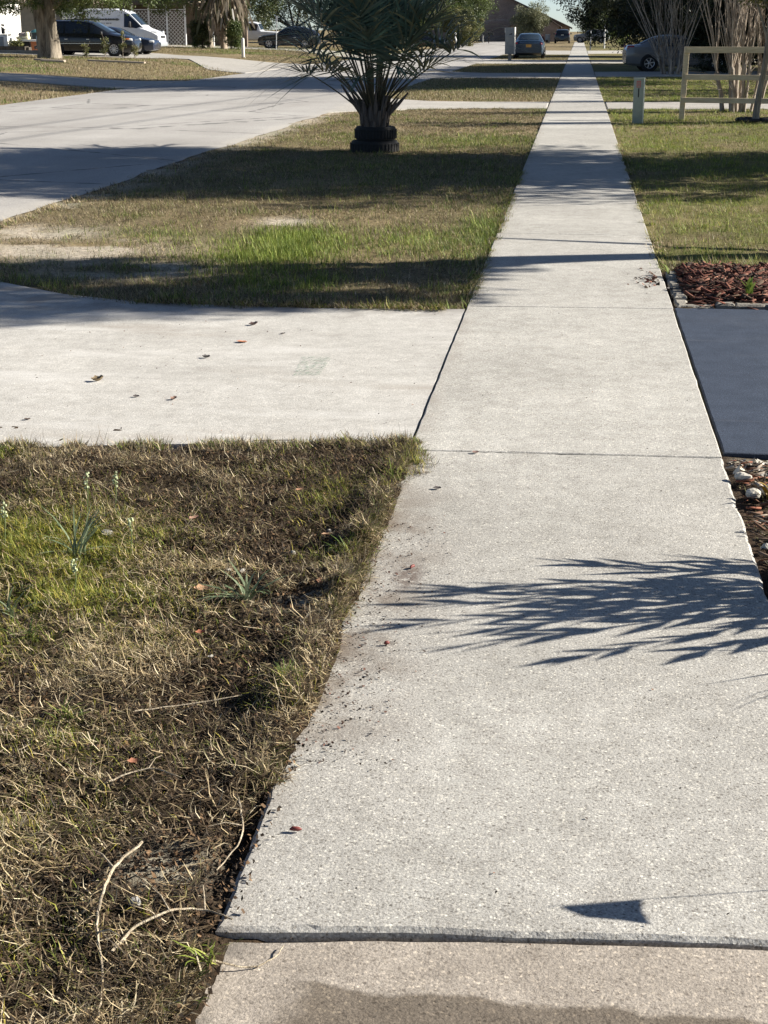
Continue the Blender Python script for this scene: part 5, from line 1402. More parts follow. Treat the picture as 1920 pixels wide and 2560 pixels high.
# porch with lattice, farther back
pch = thing('lattice_porch', 'brown porch with white posts and criss-cross lattice panels', 'porch', (-32.0, 119, 0.55))
wall_box(pch, 'wall', -6.5, 6.5, 3.2, 3.6, -0.3, 3.6, mat('porch_brown', (0.16, 0.12, 0.09), 0.8))
wall_box(pch, 'porch_roof', -6.5, 6.5, -0.4, 3.6, 2.9, 3.1, M['shingle'])
for x in (-1.6, -0.35, 1.05, 2.45, 4.6):
    MB().box((x, 0, 1.3), (.13, .13, 3.2), bev=.01).build('post', M['white'], pch)
for (x0, x1) in ((-1.5, -0.45), (-0.25, 0.95), (1.15, 2.35)):
    pan = MB().box(((x0 + x1) / 2, .01, 2.55), (x1 - x0, .03, .06)).build('lattice_frame', M['white'], pch)
    n = 9
    for s_ in (1, -1):
        for k in range(-n, n):
            a = Vector((x0, 0, 0.05 + k * .28)); L = x1 - x0
            pts = []
            for t_ in np.linspace(0, 1, 13):
                z = a.z + s_ * t_ * L + (0 if s_ > 0 else L)
                if -0.1 <= z <= 2.5: pts.append((x0 + t_ * L, z))
            if len(pts) > 1:
                (xa, za), (xb, zb) = pts[0], pts[-1]
                ln = math.hypot(xb - xa, zb - za)
                MB().box(((xa + xb) / 2, .02 * s_, (za + zb) / 2), (ln, .014, .045), M=Matrix.Rotation(-math.atan2(zb - za, xb - xa), 4, 'Y')).build('lattice_slat', M['offwhite'], pan)
# white shed
sh = thing('white_shed', 'white board shed at the far left edge behind the clutter', 'shed', (-33.2, 88.8, 0.5))
wall_box(sh, 'wall', -5, 0, 0, 4.4, -0.2, 2.75, M['white'])
for k in range(8):
    wall_box(sh, 'batten', -0.001, 0.02, .1 + k * .6, .16 + k * .6, -0.15, 2.7, M['offwhite'])
wall_box(sh, 'roof', -5.3, 0.3, -0.3, 4.7, 2.76, 2.86, M['shingle'])
wall_box(sh, 'door', -1.9, -0.9, -0.04, 0.02, -0.15, 2.0, M['offwhite'])

b = thing('brick_house', 'brown brick gable house at the end of the street', 'house', (-14.5, 240, 0))
PX = Matrix.Rotation(R(90), 4, 'X')
MB().poly_prism([(-14, -0.3), (13, -0.3), (13, 1.9), (-0.5, 8.0), (-14, 1.9)], 0, -9, PX).build('wall', M['brick'], b)
for s_ in (1, -1):
    MB().add([(-0.5, -0.5, 8.25), (-0.5, 9.4, 8.25), (-0.5 + s_ * 13.9, 9.4, 1.97), (-0.5 + s_ * 13.9, -0.5, 1.97), (-0.5, -0.5, 8.0), (-0.5, 9.4, 8.0), (-0.5 + s_ * 13.9, 9.4, 1.72), (-0.5 + s_ * 13.9, -0.5, 1.72)], [(0, 1, 2, 3), (4, 5, 6, 7), (0, 3, 7, 4), (1, 2, 6, 5), (3, 2, 6, 7), (0, 1, 5, 4)]).build('roof', M['shingle'], b)
MB().poly_prism([(4.5, -0.3), (11.5, -0.3), (11.5, 2.1), (8.0, 4.2), (4.5, 2.1)], 4, 0.01, PX).build('front_gable', M['brick'], b)
for s_ in (1, -1):
    MB().add([(8, -4.4, 4.42), (8, 0, 4.42), (8 + s_ * 3.9, 0, 2.05), (8 + s_ * 3.9, -4.4, 2.05), (8, -4.4, 4.22), (8, 0, 4.22), (8 + s_ * 3.9, 0, 1.85), (8 + s_ * 3.9, -4.4, 1.85)], [(0, 1, 2, 3), (4, 5, 6, 7), (0, 3, 7, 4), (1, 2, 6, 5), (3, 2, 6, 7), (0, 1, 5, 4)]).build('front_gable_roof', M['shingle'], b)

# ==================================================================== STREET FURNITURE AND YARD THINGS
bo = thing('bollard', 'white round-topped bollard across the street before the skirted palm', 'bollard', (-18.05, 85.4, 0.2))
MB().lathe([(0.085, -0.05), (0.085, 0.92), (0.075, 0.98), (0.05, 1.02), (0.002, 1.035)], 16).build('shaft', M['offwhite'], bo, 40)
MB().lathe([(0.12, -0.03), (0.12, 0.03), (0.09, 0.05), (0.002, 0.05)], 16).build('footing', M['plain_conc'], bo, 40)
sg = thing('sign_post', 'thin steel sign post turned edge-on near the black crossover', 'sign', (-21.4, 112.6, 0.28))
MB().tube([(0, 0, -0.1), (0.03, 0, 1.2), (0.09, 0, 2.3)], 0.035, 6).build('post', M['steel'], sg)
MB().box((0.06, 0, 2.12), (0.10, 0.5, 0.36), bev=.005, rz=R(8)).build('sign_plate', M['steel'], sg)
wp = thing('marker_post', 'thin white post on the right lawn far up the sidewalk', 'post', (2.35, 152, 0))
MB().tube([(0, 0, -0.1), (0, 0, 1.0), (0.0, 0, 1.95)], 0.07, 8).build('shaft', M['white'], wp)
MB().box((0.06, 0, 2.0), (0.22, 0.12, 0.14), bev=.02).build('cap', M['white'], wp)
wp = thing('marker_post', 'slim grey post beside the far sidewalk', 'post', (0.95, 137, 0))
MB().tube([(0, 0, -0.1), (0, 0, 1.65)], 0.04, 8).build('shaft', M['steel'], wp)
MB().box((0, 0, .36), (0.10, 0.08, .7), bev=.01).build('sleeve', M['greymetal'], wp)
hp = thing('basketball_hoop', 'portable basketball hoop turned sideways beside the far street', 'hoop', (-12.75, 178, 0))
MB().box((-0.5, 0, .1), (1.1, .8, .24), bev=.06).build('base', M['black'], hp, 50)
MB().tube([(-.45, 0, .15), (-.35, 0, 1.8), (-.1, 0, 3.0)], .055, 8).build('pole', M['black'], hp)
MB().box((0.08, 0, 3.05), (.06, 1.3, .95), bev=.01).build('backboard', M['white'], hp)
ring = MB().tube([(0.12 + .26 + .24 * math.cos(a), .24 * math.sin(a), 2.78) for a in np.linspace(0, 2 * math.pi, 17)], .02, 6).build('rim', M['red'], hp)
nm = MB()
for k in range(12):
    a = 2 * math.pi * k / 12
    for da in (.26, -.26):
        nm.tube([(.38 + .24 * math.cos(a), .24 * math.sin(a), 2.78), (.38 + .19 * math.cos(a + da), .19 * math.sin(a + da), 2.56), (.38 + .14 * math.cos(a + 2 * da), .14 * math.sin(a + 2 * da), 2.36)], .016, 4, cap=False)
nm.build('net', M['white'], ring)
mbx = thing('mailbox', 'black mailbox on a dark post at the end of the street', 'mailbox', (-11.5, 206, 0))
MB().box((0, 0, .5), (.1, .1, 1.1)).build('post', M['bark_dark'], mbx)
MB().poly_prism([(-.13, 0), (.13, 0), (.13, .16), (.09, .25), (0, .29), (-.09, .25), (-.13, .16)], -.1, .62, Matrix.Translation((0, 0, 1.02)) @ Matrix(((0, 0, 1, 0), (1, 0, 0, 0), (0, 1, 0, 0), (0, 0, 0, 1)))).build('box', M['black'], mbx)
wp = thing('marker_post', 'short white stake left of the far mailbox', 'post', (-12.6, 212, 0))
MB().box((0, 0, .45), (.16, .1, 1.0), bev=.01).build('stake', M['offwhite'], wp)
MB().box((0, 0, .98), (.20, .14, .08), bev=.02).build('cap', M['offwhite'], wp)
gb = thing('wheelie_bin', 'grey wheelie bin left of the dark far SUV', 'bin', (-4.0, 206, 0))
MB().box((0, 0, .52), (.55, .6, .95), bev=.04, taper=1.1).build('body', M['greymetal'], gb, 50)
MB().box((0, 0, 1.05), (.66, .70, .09), bev=.03).build('lid', M['greymetal'], gb, 50)
gb = thing('refuse_sack', 'dark red sack leaning by the far wheelie bin', 'sack', (-4.75, 206, 0))
MB().lathe([(.22, 0), (.36, .2), (.38, .5), (.25, .78), (.1, .9), (.12, 1.0)], 10).build('body', mat('dark_red_sack', (.10, .02, .025), .5), gb, 60)
MB().lathe([(.11, .86), (.13, .88), (.11, .90)], 10).build('tie', M['black'], gb)
mc = thing('motor_scooter', 'pale scooter behind the dark car beyond the palm', 'scooter', (-11.6, 146, 0), R(8))
for x in (-.6, .6): MB().lathe([(.16, -.05), (.26, -.05), (.27, 0), (.26, .05), (.16, .05)], 18, Matrix.Translation((x, 0, .27)) @ Matrix.Rotation(R(90), 4, 'X'), closed=True).build('wheel', M['rubber'], mc)
MB().box((-.3, 0, .62), (.8, .32, .34), bev=.1).build('body', M['greymetal'], mc, 60)
MB().box((.48, 0, .75), (.12, .40, .7), bev=.05, M=Matrix.Rotation(R(-18), 4, 'Y')).build('front_shield', M['white'], mc, 60)
MB().box((.42, 0, 1.32), (.16, .34, .2), bev=.06).build('windshield', M['white'], mc, 60)
MB().tube([(.42, -.32, 1.15), (.45, 0, 1.12), (.42, .32, 1.15)], .02, 6).build('handlebar', M['black'], mc)
MB().box((-.35, 0, .85), (.7, .28, .1), bev=.04).build('seat', M['black'], mc, 60)

# yard clutter at the far left
def zg(x, y): return float(terr(x, y)) - 0.01
x, y = -31.4, 88.2
bn = thing('rubbish_bin', 'dark round bin with teal lid beside the beige house', 'bin', (-30.2, 87.6, zg(-30.2, 87.6)))
MB().lathe([(.36, 0), (.42, .9), (.44, .92), (.44, .97), (.002, .97)], 18).build('body', M['bin'], bn, 40)
MB().lathe([(.47, .975), (.47, 1.02), (.36, 1.11), (.15, 1.16), (.002, 1.17)], 18).build('lid', M['teal'], bn, 40)
bx = thing('storage_chest', 'white chest with grey front at the left edge of the picture', 'chest', (-31.0, 83.6, zg(-31, 83.6)))
MB().box((0, 0, .42), (1.1, .7, .82), bev=.02).build('body', M['white'], bx, 40)
MB().box((-.1, -.362, .42), (.86, .02, .66), bev=.005).build('front_panel', M['greymetal'], bx, 40)
MB().box((0, 0, .86), (1.14, .74, .06), bev=.02).build('lid', M['white'], bx, 40)
ch = thing('leaning_board', 'pale board leaning on the white chest', 'board', (-30.55, 83.6, zg(-31, 83.6) + .89))
MB().box((.0, 0, .22), (.04, .5, .75), M=Matrix.Rotation(R(-58), 4, 'Y')).build('board', M['offwhite'], ch)
MB().box((-.28, .1, .26), (.12, .3, .5), bev=.03).build('dark_backing', M['black'], ch)
tb = thing('low_table', 'white low table top on a terracotta tub beside the chest', 'table', (-29.35, 83.9, zg(-29.35, 83.9)))
MB().box((0, 0, .60), (.95, .6, .10), bev=.03).build('top', M['white'], tb, 40)
MB().box((.18, 0, .27), (.30, .36, .56), bev=.02, taper=1.15).build('tub', M['terracotta'], tb, 40)
MB().box((-.28, 0, .27), (.34, .36, .56), bev=.02).build('crate', M['black'], tb, 40)
for k, (dx, hh, lab) in enumerate(((.85, .62, 'tall terracotta pot by the minivan tail'), (-.9, .34, 'low terracotta pot left of the low table'))):
    pt = thing('flower_pot', lab, 'pot', (-29.35 + dx, 84.2, zg(-29, 84)), 0, 'terracotta pots in the yard clutter')
    MB().lathe([(.15, 0), (.22, hh * .85), (.25, hh * .86), (.25, hh), (.2, hh), (.18, hh * .8), (.002, hh * .78)], 16).build('pot', M['terracotta'], pt, 40)
    MB().lathe([(.19, hh * .8), (.002, hh * .84)], 12).build('soil', M['void'], pt)
tree('potted_plant', 'yellow-green plant in the yard clutter', (-29.95, 83.3, zg(-30, 83.3)), .25, .03, (0, 0, .38, .42, .3, .28), 26, 40, .16, .12, GREENS_OLIVE, M['bark_dark'], 71, cat='plant', limbs=3)
bk = thing('cushion_stack', 'cream and grey cushions stacked on the low table', 'cushions', (-29.8, 83.9, zg(-29.4, 83.9) + .655))
MB().box((0, 0, .08), (.7, .45, .15), bev=.06).build('cushion', mat('cream_cloth', (.62, .57, .38), .9), bk, 60)
MB().box((-.02, 0, .25), (.42, .4, .22), bev=.09).build('cushion', mat('taupe_cloth', (.34, .28, .26), .9), bk, 60)
MB().box((.24, 0, .25), (.16, .36, .28), bev=.06).build('cushion', mat('cream_cloth', (.62, .57, .38), .9), bk, 60)
rb = thing('rubble_heap', 'heap of broken blocks beside the oak trunk', 'rubble', (-28.75, 82.6, zg(-28.7, 82.6)))
rr = random.Random(3)
for k in range(11):
    MB().box((rr.uniform(-.6, .6), rr.uniform(-.3, .3), .08 + .14 * rr.random() * (k % 3)), (rr.uniform(.18, .36), .2, rr.uniform(.12, .2)), rz=rr.uniform(0, 3), bev=.02).build('block', M['kerb'] if k % 3 else M['terracotta'], rb)
pbx = thing('planter_box', 'dark planter box under the yard clutter', 'planter', (-30.4, 82.3, zg(-30.4, 82.3)))
for (cx, cy, sx, sy) in ((0, -.3, 2.6, .05), (0, .3, 2.6, .05), (-1.3, 0, .05, .65), (1.3, 0, .05, .65)):
    MB().box((cx, cy, .14), (sx, sy, .3)).build('board', M['bark_dark'], pbx)
MB().box((0, 0, .1), (2.5, .55, .2)).build('soil', M['void'], pbx)
lg = thing('edging_beam', 'long pale timber edging at the left yard', 'timber', (-30.2, 80.2, zg(-30, 80.2)))
MB().box((0, 0, .05), (7.4, .16, .16), bev=.02).build('beam', M['wood_old'], lg)
for (xx, yy_, L, rz, lab) in ((-22.95, 67.8, 1.5, -.25, 'pale plank lying before the oak'), (-22.4, 66.6, 1.1, -.1, 'shorter grey plank lying before the oak'), (-19.6, 66.6, 2.6, -.12, 'long grey timber lying right of the oak')):
    pk = MB().box((0, 0, .05), (L, .22, .07), bev=.012).build('wood_plank', M['wood_old'])
    pk.location = (xx, yy_, zg(xx, yy_) + .02); pk.rotation_euler = (0, R(2), rz)
    tag(pk, lab, 'plank', 'planks lying in the yard across the street')

# overhead service wires: only their shadows reach the picture
for k, (x0, y0) in enumerate(((7.1, 33.5), (6.2, 37.6))):
    pts = [(x0 + .12 * (yy_ - y0), yy_, 8 + .0009 * (yy_ - 40) ** 2 * .2) for yy_ in np.linspace(-10, 95, 24)]
    o = MB().tube(pts, .018, 6).build('overhead_wire', M['wire'])
    tag(o, ['overhead wire nearer the camera, above the lawn', 'second overhead wire above the lawn, toward the street'][k], 'wire', 'service wires along the street')

# ==================================================================== RIGHT HAND BEDS
kb = thing('bed_kerb', 'broken low concrete edging round the red mulch bed', 'edging', (0, 0, 0))
rr = random.Random(12)
xk = 0.70
while xk < 2.2:
    L = rr.uniform(.12, .3)
    s_ = slab('kerb_block', [(xk, 9.735 + rr.uniform(-.006, .006)), (xk + L - .008, 9.735 + rr.uniform(-.006, .006)), (xk + L - .008, 9.83), (xk, 9.83)], M['kerb'], kb, zf=lambda x, y, q=rr.uniform(-.006, .022): q, step=.025, rough=.016, bev=.014, depth=.10, seed=int(xk * 50))
    xk += L
yk = 9.735
while yk < 10.85:
    L = rr.uniform(.15, .3)
    slab('kerb_block', [(.665, yk), (.745, yk), (.745, yk + L - .008), (.665, yk + L - .008)], M['kerb'], kb, zf=lambda x, y, q=rr.uniform(-.002, .022): q, step=.025, rough=.013, bev=.014, depth=.12, seed=int(yk * 31))
    yk += L

def chips(name, n, sampler, sizes, cols, label, zoff=0.01):
    x, y = sampler(n)
    n = len(x)
    L = RNG.uniform(sizes[0], sizes[1], n); w = L * RNG.uniform(.07, .24, n); t_ = w * RNG.uniform(.3, .6, n)
    az = np.where(RNG.uniform(0, 1, n) < .6, RNG.normal(0.1, .5, n), RNG.uniform(0, 6.28, n)); pit = RNG.normal(0, .28, n)
    d = np.stack([np.cos(az) * np.cos(pit), np.sin(az) * np.cos(pit), np.sin(pit)], 1)
    s = np.stack([-np.sin(az), np.cos(az), np.zeros(n)], 1); u = np.cross(d, s)
    c = np.stack([x, y, hz(x, y) + zoff + RNG.uniform(0, .03, n)], 1)
    V = []
    for (a, b, e) in ((-1, -1, -1), (1, -.6, -1), (1, .6, -1), (-1, 1, -1), (-1, -1, 1), (1, -.6, 1), (1, .6, 1), (-1, 1, 1)):
        V.append(c + d * (L / 2 * a)[:, None] + s * (w / 2 * b)[:, None] + u * (t_ / 2 * e)[:, None])
    V = np.stack(V, 1).reshape(-1, 3)
    b = (np.arange(n) * 8)[:, None]
    f_ = np.concatenate([b + np.array([q]) for q in ([0, 3, 2, 1], [4, 5, 6, 7], [0, 1, 5, 4], [1, 2, 6, 5], [2, 3, 7, 6], [3, 0, 4, 7])])
    cols = np.array(cols); col = cols[RNG.integers(0, len(cols), n)] * RNG.uniform(.6, 1.3, (n, 1))
    o = link(name, np_mesh(name, V, [f_], False, np.repeat(col, 8, 0)), M['chips'])
    tag(o, label, 'mulch', kind='stuff')
REDS = [[.12, .046, .032], [.16, .07, .048], [.09, .032, .024], [.26, .13, .09], [.055, .026, .02], [.04, .028, .022], [.10, .07, .05]]
def s_bed(n):
    x = .76 + RNG.uniform(0, 1, n) * 1.3; y = RNG.uniform(9.72, 11.3, n)
    k = (y > 10.12 - .25 * (x - .8) + RNG.normal(0, .12, n)) | (RNG.uniform(0, 1, n) < .07); return x[k], y[k]
chips('red_mulch', 8500, s_bed, (.02, .13), REDS, 'shredded red bark mulch heaped in the bed right of the walk', .012)
def s_spill(n):
    x = .60 - np.abs(RNG.normal(0, .09, n)); y = RNG.normal(10.75, .22, n); return x, y
xs_, ys_ = s_spill(90)
crumbs('mulch_spill', xs_, ys_, np.full(len(xs_), .004), .006, .022, REDS, 'red mulch bits spilled onto the sidewalk edge')
def s_right(n):
    x = .66 + RNG.uniform(0, .7, n); y = RNG.uniform(2.9, 6.05, n); return x, y
chips('bed_mulch', 1900, s_right, (.02, .075), [[.10, .07, .05], [.16, .09, .06], [.06, .045, .035], [.30, .25, .2], [.22, .09, .055]], 'brown bark bits in the near bed right of the walk', .006)
def stone(name, label, loc, size, m, seed, cat='stone', group=None):
    bm = bmesh.new(); bmesh.ops.create_icosphere(bm, subdivisions=2, radius=1)
    r_ = random.Random(seed); ph = [r_.uniform(0, 6) for _ in range(6)]
    for v in bm.verts:
        c_ = v.co; k = 1 + .16 * math.sin(2.3 * c_.x + ph[0]) + .14 * math.sin(3.1 * c_.y + ph[1]) + .12 * math.sin(3.7 * c_.z + ph[2]) + r_.uniform(-.06, .06)
        v.co = Vector((c_.x * size[0] * k, c_.y * size[1] * k, max(-.4, c_.z) * size[2] * k))
    me = bpy.data.meshes.new(name); bm.to_mesh(me); bm.free()
    o = link(name, me, m); o.location = loc; o.rotation_euler = (0, 0, r_.uniform(0, 6))
    return tag(o, label, cat, group)
stone('shell_rock', 'white rock nearest the walk in the near right bed', (.70, 5.60, .005), (.036, .024, .018), M['rock'], 1, group='rocks in the right bed')
stone('shell_rock', 'jagged white rock behind the smooth one at the walk edge', (.69, 5.79, .012), (.034, .024, .024), M['rock'], 2, group='rocks in the right bed')
stone('shell_rock', 'larger grey-white rock beside the yellow plant', (.775, 5.63, .008), (.05, .03, .026), M['rock2'], 3, group='rocks in the right bed')
stone('shell_rock', 'small white pebble low in the near right bed', (.68, 4.98, .0), (.018, .014, .014), M['rock'], 4, group='rocks in the right bed')
n = 240; xg = .66 + RNG.uniform(0, .4, n); yg = 6.13 - np.abs(RNG.normal(0, .14, n))
crumbs('shell_gravel', xg, yg, hz(xg, yg) + .008, .006, .026, [[.5, .46, .38], [.4, .37, .31], [.3, .27, .23], [.56, .53, .46]], 'pale shell gravel along the near edge of the sealed driveway')

def tuft(name, label, loc, n, L, w, cols, seed, lean=(.2, 1.1), cat='weed', group=None):
    r_ = np.random.default_rng(seed)
    V = []; C = []; F = []
    for k in range(n):
        az = r_.uniform(0, 6.283); a = r_.uniform(*lean); l_ = L * r_.uniform(.6, 1.15); ww = w * r_.uniform(.7, 1.2)
        d = np.array([math.cos(az), math.sin(az), 0]); s = np.array([-math.sin(az), math.cos(az), 0])
        p = np.array([r_.normal(0, .012), r_.normal(0, .012), 0]); b = len(V)
        for j in range(7):
            t_ = j / 6
            wd = ww * (.5 + 1.2 * t_ * (1 - t_)) * (1 - t_ ** 4)
            V.append(p - s * wd / 2 + np.array([0, 0, wd * .15])); V.append(p + s * wd / 2 + np.array([0, 0, wd * .15]))
            aa = a + t_ * r_.uniform(.6, 1.3)
            p = p + (d * math.sin(aa) + np.array([0, 0, math.cos(aa)])) * l_ / 6
            p[2] = max(p[2], .004)
        for j in range(6): F.append((b + 2 * j, b + 2 * j + 1, b + 2 * j + 3, b + 2 * j + 2))
        C += [np.array(cols[r_.integers(0, len(cols))]) * r_.uniform(.8, 1.2)] * 14
    o = link(name, np_mesh(name, np.array(V), [np.array(F)], True, np.array(C)), M['grass'])
    o.location = loc
    return tag(o, label, cat, group)
GREYG = [[.16, .20, .11], [.12, .16, .085], [.20, .24, .14]]
def zt(x, y): return float(hz(np.array([x]), np.array([y]))[0]) + .004
for (x, y, n, L, w, cols, sd, lab) in ((-.95, 4.33, 24, .17, .011, GREYG, 1, 'grey-green strappy weed tuft beside a bare sandy spot'), (-1.60, 4.68, 20, .20, .009, GREYG, 2, 'wide grey-green weed tuft among the greenest grass'), (-1.62, 4.12, 12, .14, .009, GREYG, 3, 'grey-green tuft in front of the green patch'), (-.70, 3.62, 26, .07, .004, PAL['green'].tolist(), 4, 'yellow-green grass tuft overhanging the slab edge'), (-.72, 4.78, 30, .09, .005, PAL['green'].tolist(), 5, 'green tuft at the slab edge beside the reddish stain'), (-.64, 5.62, 30, .09, .005, PAL['green'].tolist(), 6, 'green tuft on the slab edge below the corner'), (-1.22, 3.42, 26, .08, .005, PAL['green'].tolist(), 7, 'green tuft in the dead grass left of the slab'), (-2.3, 5.86, 40, .10, .006, PAL['lush'].tolist(), 8, 'bright green tuft at the driveway edge, far left'), (-1.5, 3.95, 24, .09, .005, PAL['green'].tolist(), 9, 'low green tuft at the left edge of the picture'), (-.62, 2.42, 12, .08, .006, PAL['lush'].tolist(), 10, 'small green blades beside the damp brown slab')):
    tuft('weed_tuft', lab, (x, y, zt(x, y)), n, L, w, cols, sd, group='tufts in the near strip')
# little white-headed flower stalks
for i, (x, y, hgt, lab) in enumerate(((-1.70, 5.12, .16, 'tall pale-headed weed stalk in the green patch'), (-1.62, 5.2, .15, 'pale-headed weed stalk just right of the tallest'), (-1.86, 4.72, .17, 'pale-headed weed stalk nearest the left edge'), (-1.42, 4.70, .13, 'single pale-headed stalk right of the green patch'), (-1.50, 4.35, .11, 'short pale-headed stalk low in the green patch'))):
    t = thing('flowering_weed', lab, 'weed', (x, y, zt(x, y)), 0, 'pale-headed weeds in the near strip')
    MB().tube([(0, 0, 0), (.008, 0, hgt * .5), (.004, .006, hgt)], [.0022, .002, .0016], 5).build('stem', mat('weed_stem', (.16, .2, .07), .7), t)
    for k in range(7): stone('x', 'x', (0, 0, 0), (.005, .005, .005), M['leaf'], k) if False else None
    hd = MB()
    for k in range(14):
        hd.box((.004 + random.uniform(-.008, .008), .006 + random.uniform(-.008, .008), hgt * random.uniform(.62, 1.02)), (.006, .006, .006), rz=random.random() * 3)
    hd.build('flower_head', mat('pale_flower', (.42, .46, .27), .8), t)
tuft('small_bed_plant', 'small green plant standing in the red mulch bed', (1.13, 9.95, .05), 12, .16, .022, [[.12, .18, .03], [.2, .26, .06]], 21, (.2, .8), 'plant')
tuft('small_bed_plant', 'yellow-brown leafy sprig beside the grey-white rock', (.775, 5.56, .0), 10, .11, .03, [[.26, .17, .03], [.34, .24, .05], [.16, .11, .03]], 22, (.1, .7), 'plant')
tuft('small_bed_plant', 'dark green sprig in the shade of the near right bed', (.70, 4.55, .0), 16, .09, .018, [[.07, .12, .02], [.10, .16, .03]], 23, (.3, 1.0), 'plant')
tuft('small_bed_plant', 'pale green sprout at the corner of the mulch bed', (.69, 10.95, .0), 8, .13, .016, [[.2, .25, .07], [.3, .32, .12]], 24, (.2, .7), 'plant')
n = 900; xx_ = .66 + RNG.uniform(0, .5, n); yy_ = RNG.uniform(3.0, 5.9, n)
blades('bed_grass', xx_, yy_, hz(xx_, yy_), RNG.uniform(.02, .06, n), RNG.uniform(.002, .004, n), RNG.uniform(.3, 1.3, n), RNG.uniform(0, 1, n), pick('olive', n), label='sparse grass blades in the near bed right of the walk')

# leafy shrub right of the walk whose pointed shadow lies across it
def leafy_shrub(label, loc):
    t = thing('leafy_shrub', label, 'shrub', loc)
    r_ = random.Random(6)
    V = []; F = []; C = []
    specs = [(R(178), .46, .88), (R(172), .45, .92), (R(190), .48, .90), (R(165), .40, .82), (R(200), .42, .76), (R(150), .35, .62), (R(215), .4, .62), (R(185), .52, .70), (R(160), .6, .6), (R(230), .35, .5), (R(130), .35, .55), (R(90), .3, .5), (R(270), .3, .5), (R(20), .3, .7), (R(340), .3, .6), (R(222), .62, .86), (R(212), .55, .8), (R(235), .6, .72), (R(206), .5, .95), (R(245), .55, .6)]
    for (az, out, hh) in specs:
        d = Vector((math.cos(az), math.sin(az), 0))
        pts = [Vector((d.x * out * q ** 1.3, d.y * out * q ** 1.3 + r_.uniform(-.01, .01), hh * .9 * q ** .9)) for q in (0, .2, .4, .6, .8, 1)]
        MB().tube(pts, [.009, .008, .007, .006, .004, .002], 5).build('stem', M['bark_dark'], t)
        for k in range(30):
            q = .15 + .85 * k / 29
            i = min(4, int(q * 5)); p = pts[i].lerp(pts[i + 1], q * 5 - i)
            a = k * 2.4; dr = (pts[i + 1] - pts[i]).normalized()
            side = Vector((math.cos(a), math.sin(a), 0))
            ld = (dr * (.7 + .8 * q) + side * .75).normalized(); L = .16 * r_.uniform(.7, 1.2) * (1.1 - .35 * q)
            sv = ld.cross(Vector((r_.uniform(-1, 1), r_.uniform(-1, 1), .6))).normalized() * L * .135
            b = len(V); V += [p, p + ld * L * .4 + sv, p + ld * L, p + ld * L * .4 - sv]; F += [(b, b + 1, b + 2), (b, b + 2, b + 3)]; C += [np.array([.05, .09, .025]) * r_.uniform(.7, 1.4)] * 4
    link('foliage', np_mesh('foliage', np.array([tuple(v) for v in V]), [np.array(F)], False, np.array(C)), M['leaf'], t)
leafy_shrub('leafy shrub just right of the walk casting pointed leaf shadows', (1.62, 4.80, -.02))
tuft('strap_plant', 'long-bladed plant beside the leafy shrub right of the walk', (1.30, 4.20, -.01), 18, .55, .012, [[.08, .12, .04]], 31, (.05, .5), 'plant')
fl = thing('marking_flag', 'small utility marking flag on a wire right of the walk', 'flag', (0.83, 2.90, -.03))
MB().tube([(0, 0, -.05), (.002, 0, .25), (0, .003, .47)], .0014, 5).build('wire', M['steel'], fl)
MB().poly_prism([(0, .37), (.04, .38), (.09, .385), (.065, .41), (.045, .44), (.015, .452), (0, .455)], 0, .0012, Matrix.Rotation(R(-62), 4, 'Z') @ Matrix.Rotation(R(90), 4, 'X')).build('flag', M['flagred'], fl)

# ==================================================================== SMALL LITTER
def dry_leaf(label, x, y, L, rz, col, z=None, curl=.35, group='dead leaves on the driveway', cat='leaf'):
    vs = []; fs = []
    n = 7; L *= .6; col = tuple(.65 * c_ + .35 * .14 for c_ in col)
    for i in range(n):
        t_ = i / (n - 1); w_ = L * .36 * math.sin(math.pi * min(1, t_ * .93 + .04)) ** .8 * (1 + .25 * math.sin(i * 4.1))
        zc = L * curl * (t_ - .5) ** 2 * 1.4
        vs += [((t_ - .5) * L, -w_, zc + w_ * curl), ((t_ - .5) * L, 0, zc), ((t_ - .5) * L, w_, zc + w_ * curl * 1.2)]
    for i in range(n - 1):
        for j in range(2):
            k = i * 3 + j; fs.append((k, k + 1, k + 4, k + 3))
    b = len(vs)
    top = [(v[0], v[1], v[2] + .0016) for v in vs]
    vs += top; fs += [tuple(b + i for i in f_[::-1]) for f_ in fs]
    o = MB().add(vs, fs).build('dead_leaf', mat('dead_leaf', col, .8, .3, 60))
    o.location = (x, y, (-.006 if z is None else z)); o.rotation_euler = (random.uniform(-.15, .15), random.uniform(-.15, .15), rz)
    tag(o, label, cat, group)
dry_leaf('curled tan leaf farthest left on the driveway', -2.30, 7.22, .10, .3, (.24, .16, .06), curl=.8)
dry_leaf('dark red-brown leaf near the driveway far edge', -1.84, 8.80, .09, .4, (.08, .025, .018), curl=.6)
dry_leaf('orange scrap of leaf on the driveway middle', -1.80, 8.28, .10, .5, (.55, .18, .06), curl=.2)
dry_leaf('black-brown leaf left of the orange scrap', -1.90, 7.84, .07, .2, (.035, .025, .02), curl=.6)
dry_leaf('small brown leaf nearest the near grass edge', -1.83, 6.88, .06, 1.0, (.22, .10, .05), curl=.6)
dry_leaf('tiny dark leaf left of the small brown one', -2.02, 6.91, .05, .1, (.06, .04, .03), curl=.4)
dry_leaf('tiny brown leaf at the driveway far left', -2.38, 6.42, .05, .6, (.14, .08, .05), curl=.3)
dry_leaf('thin dark leaf right of the dark red one', -1.62, 8.55, .05, .1, (.10, .07, .06), curl=.3)
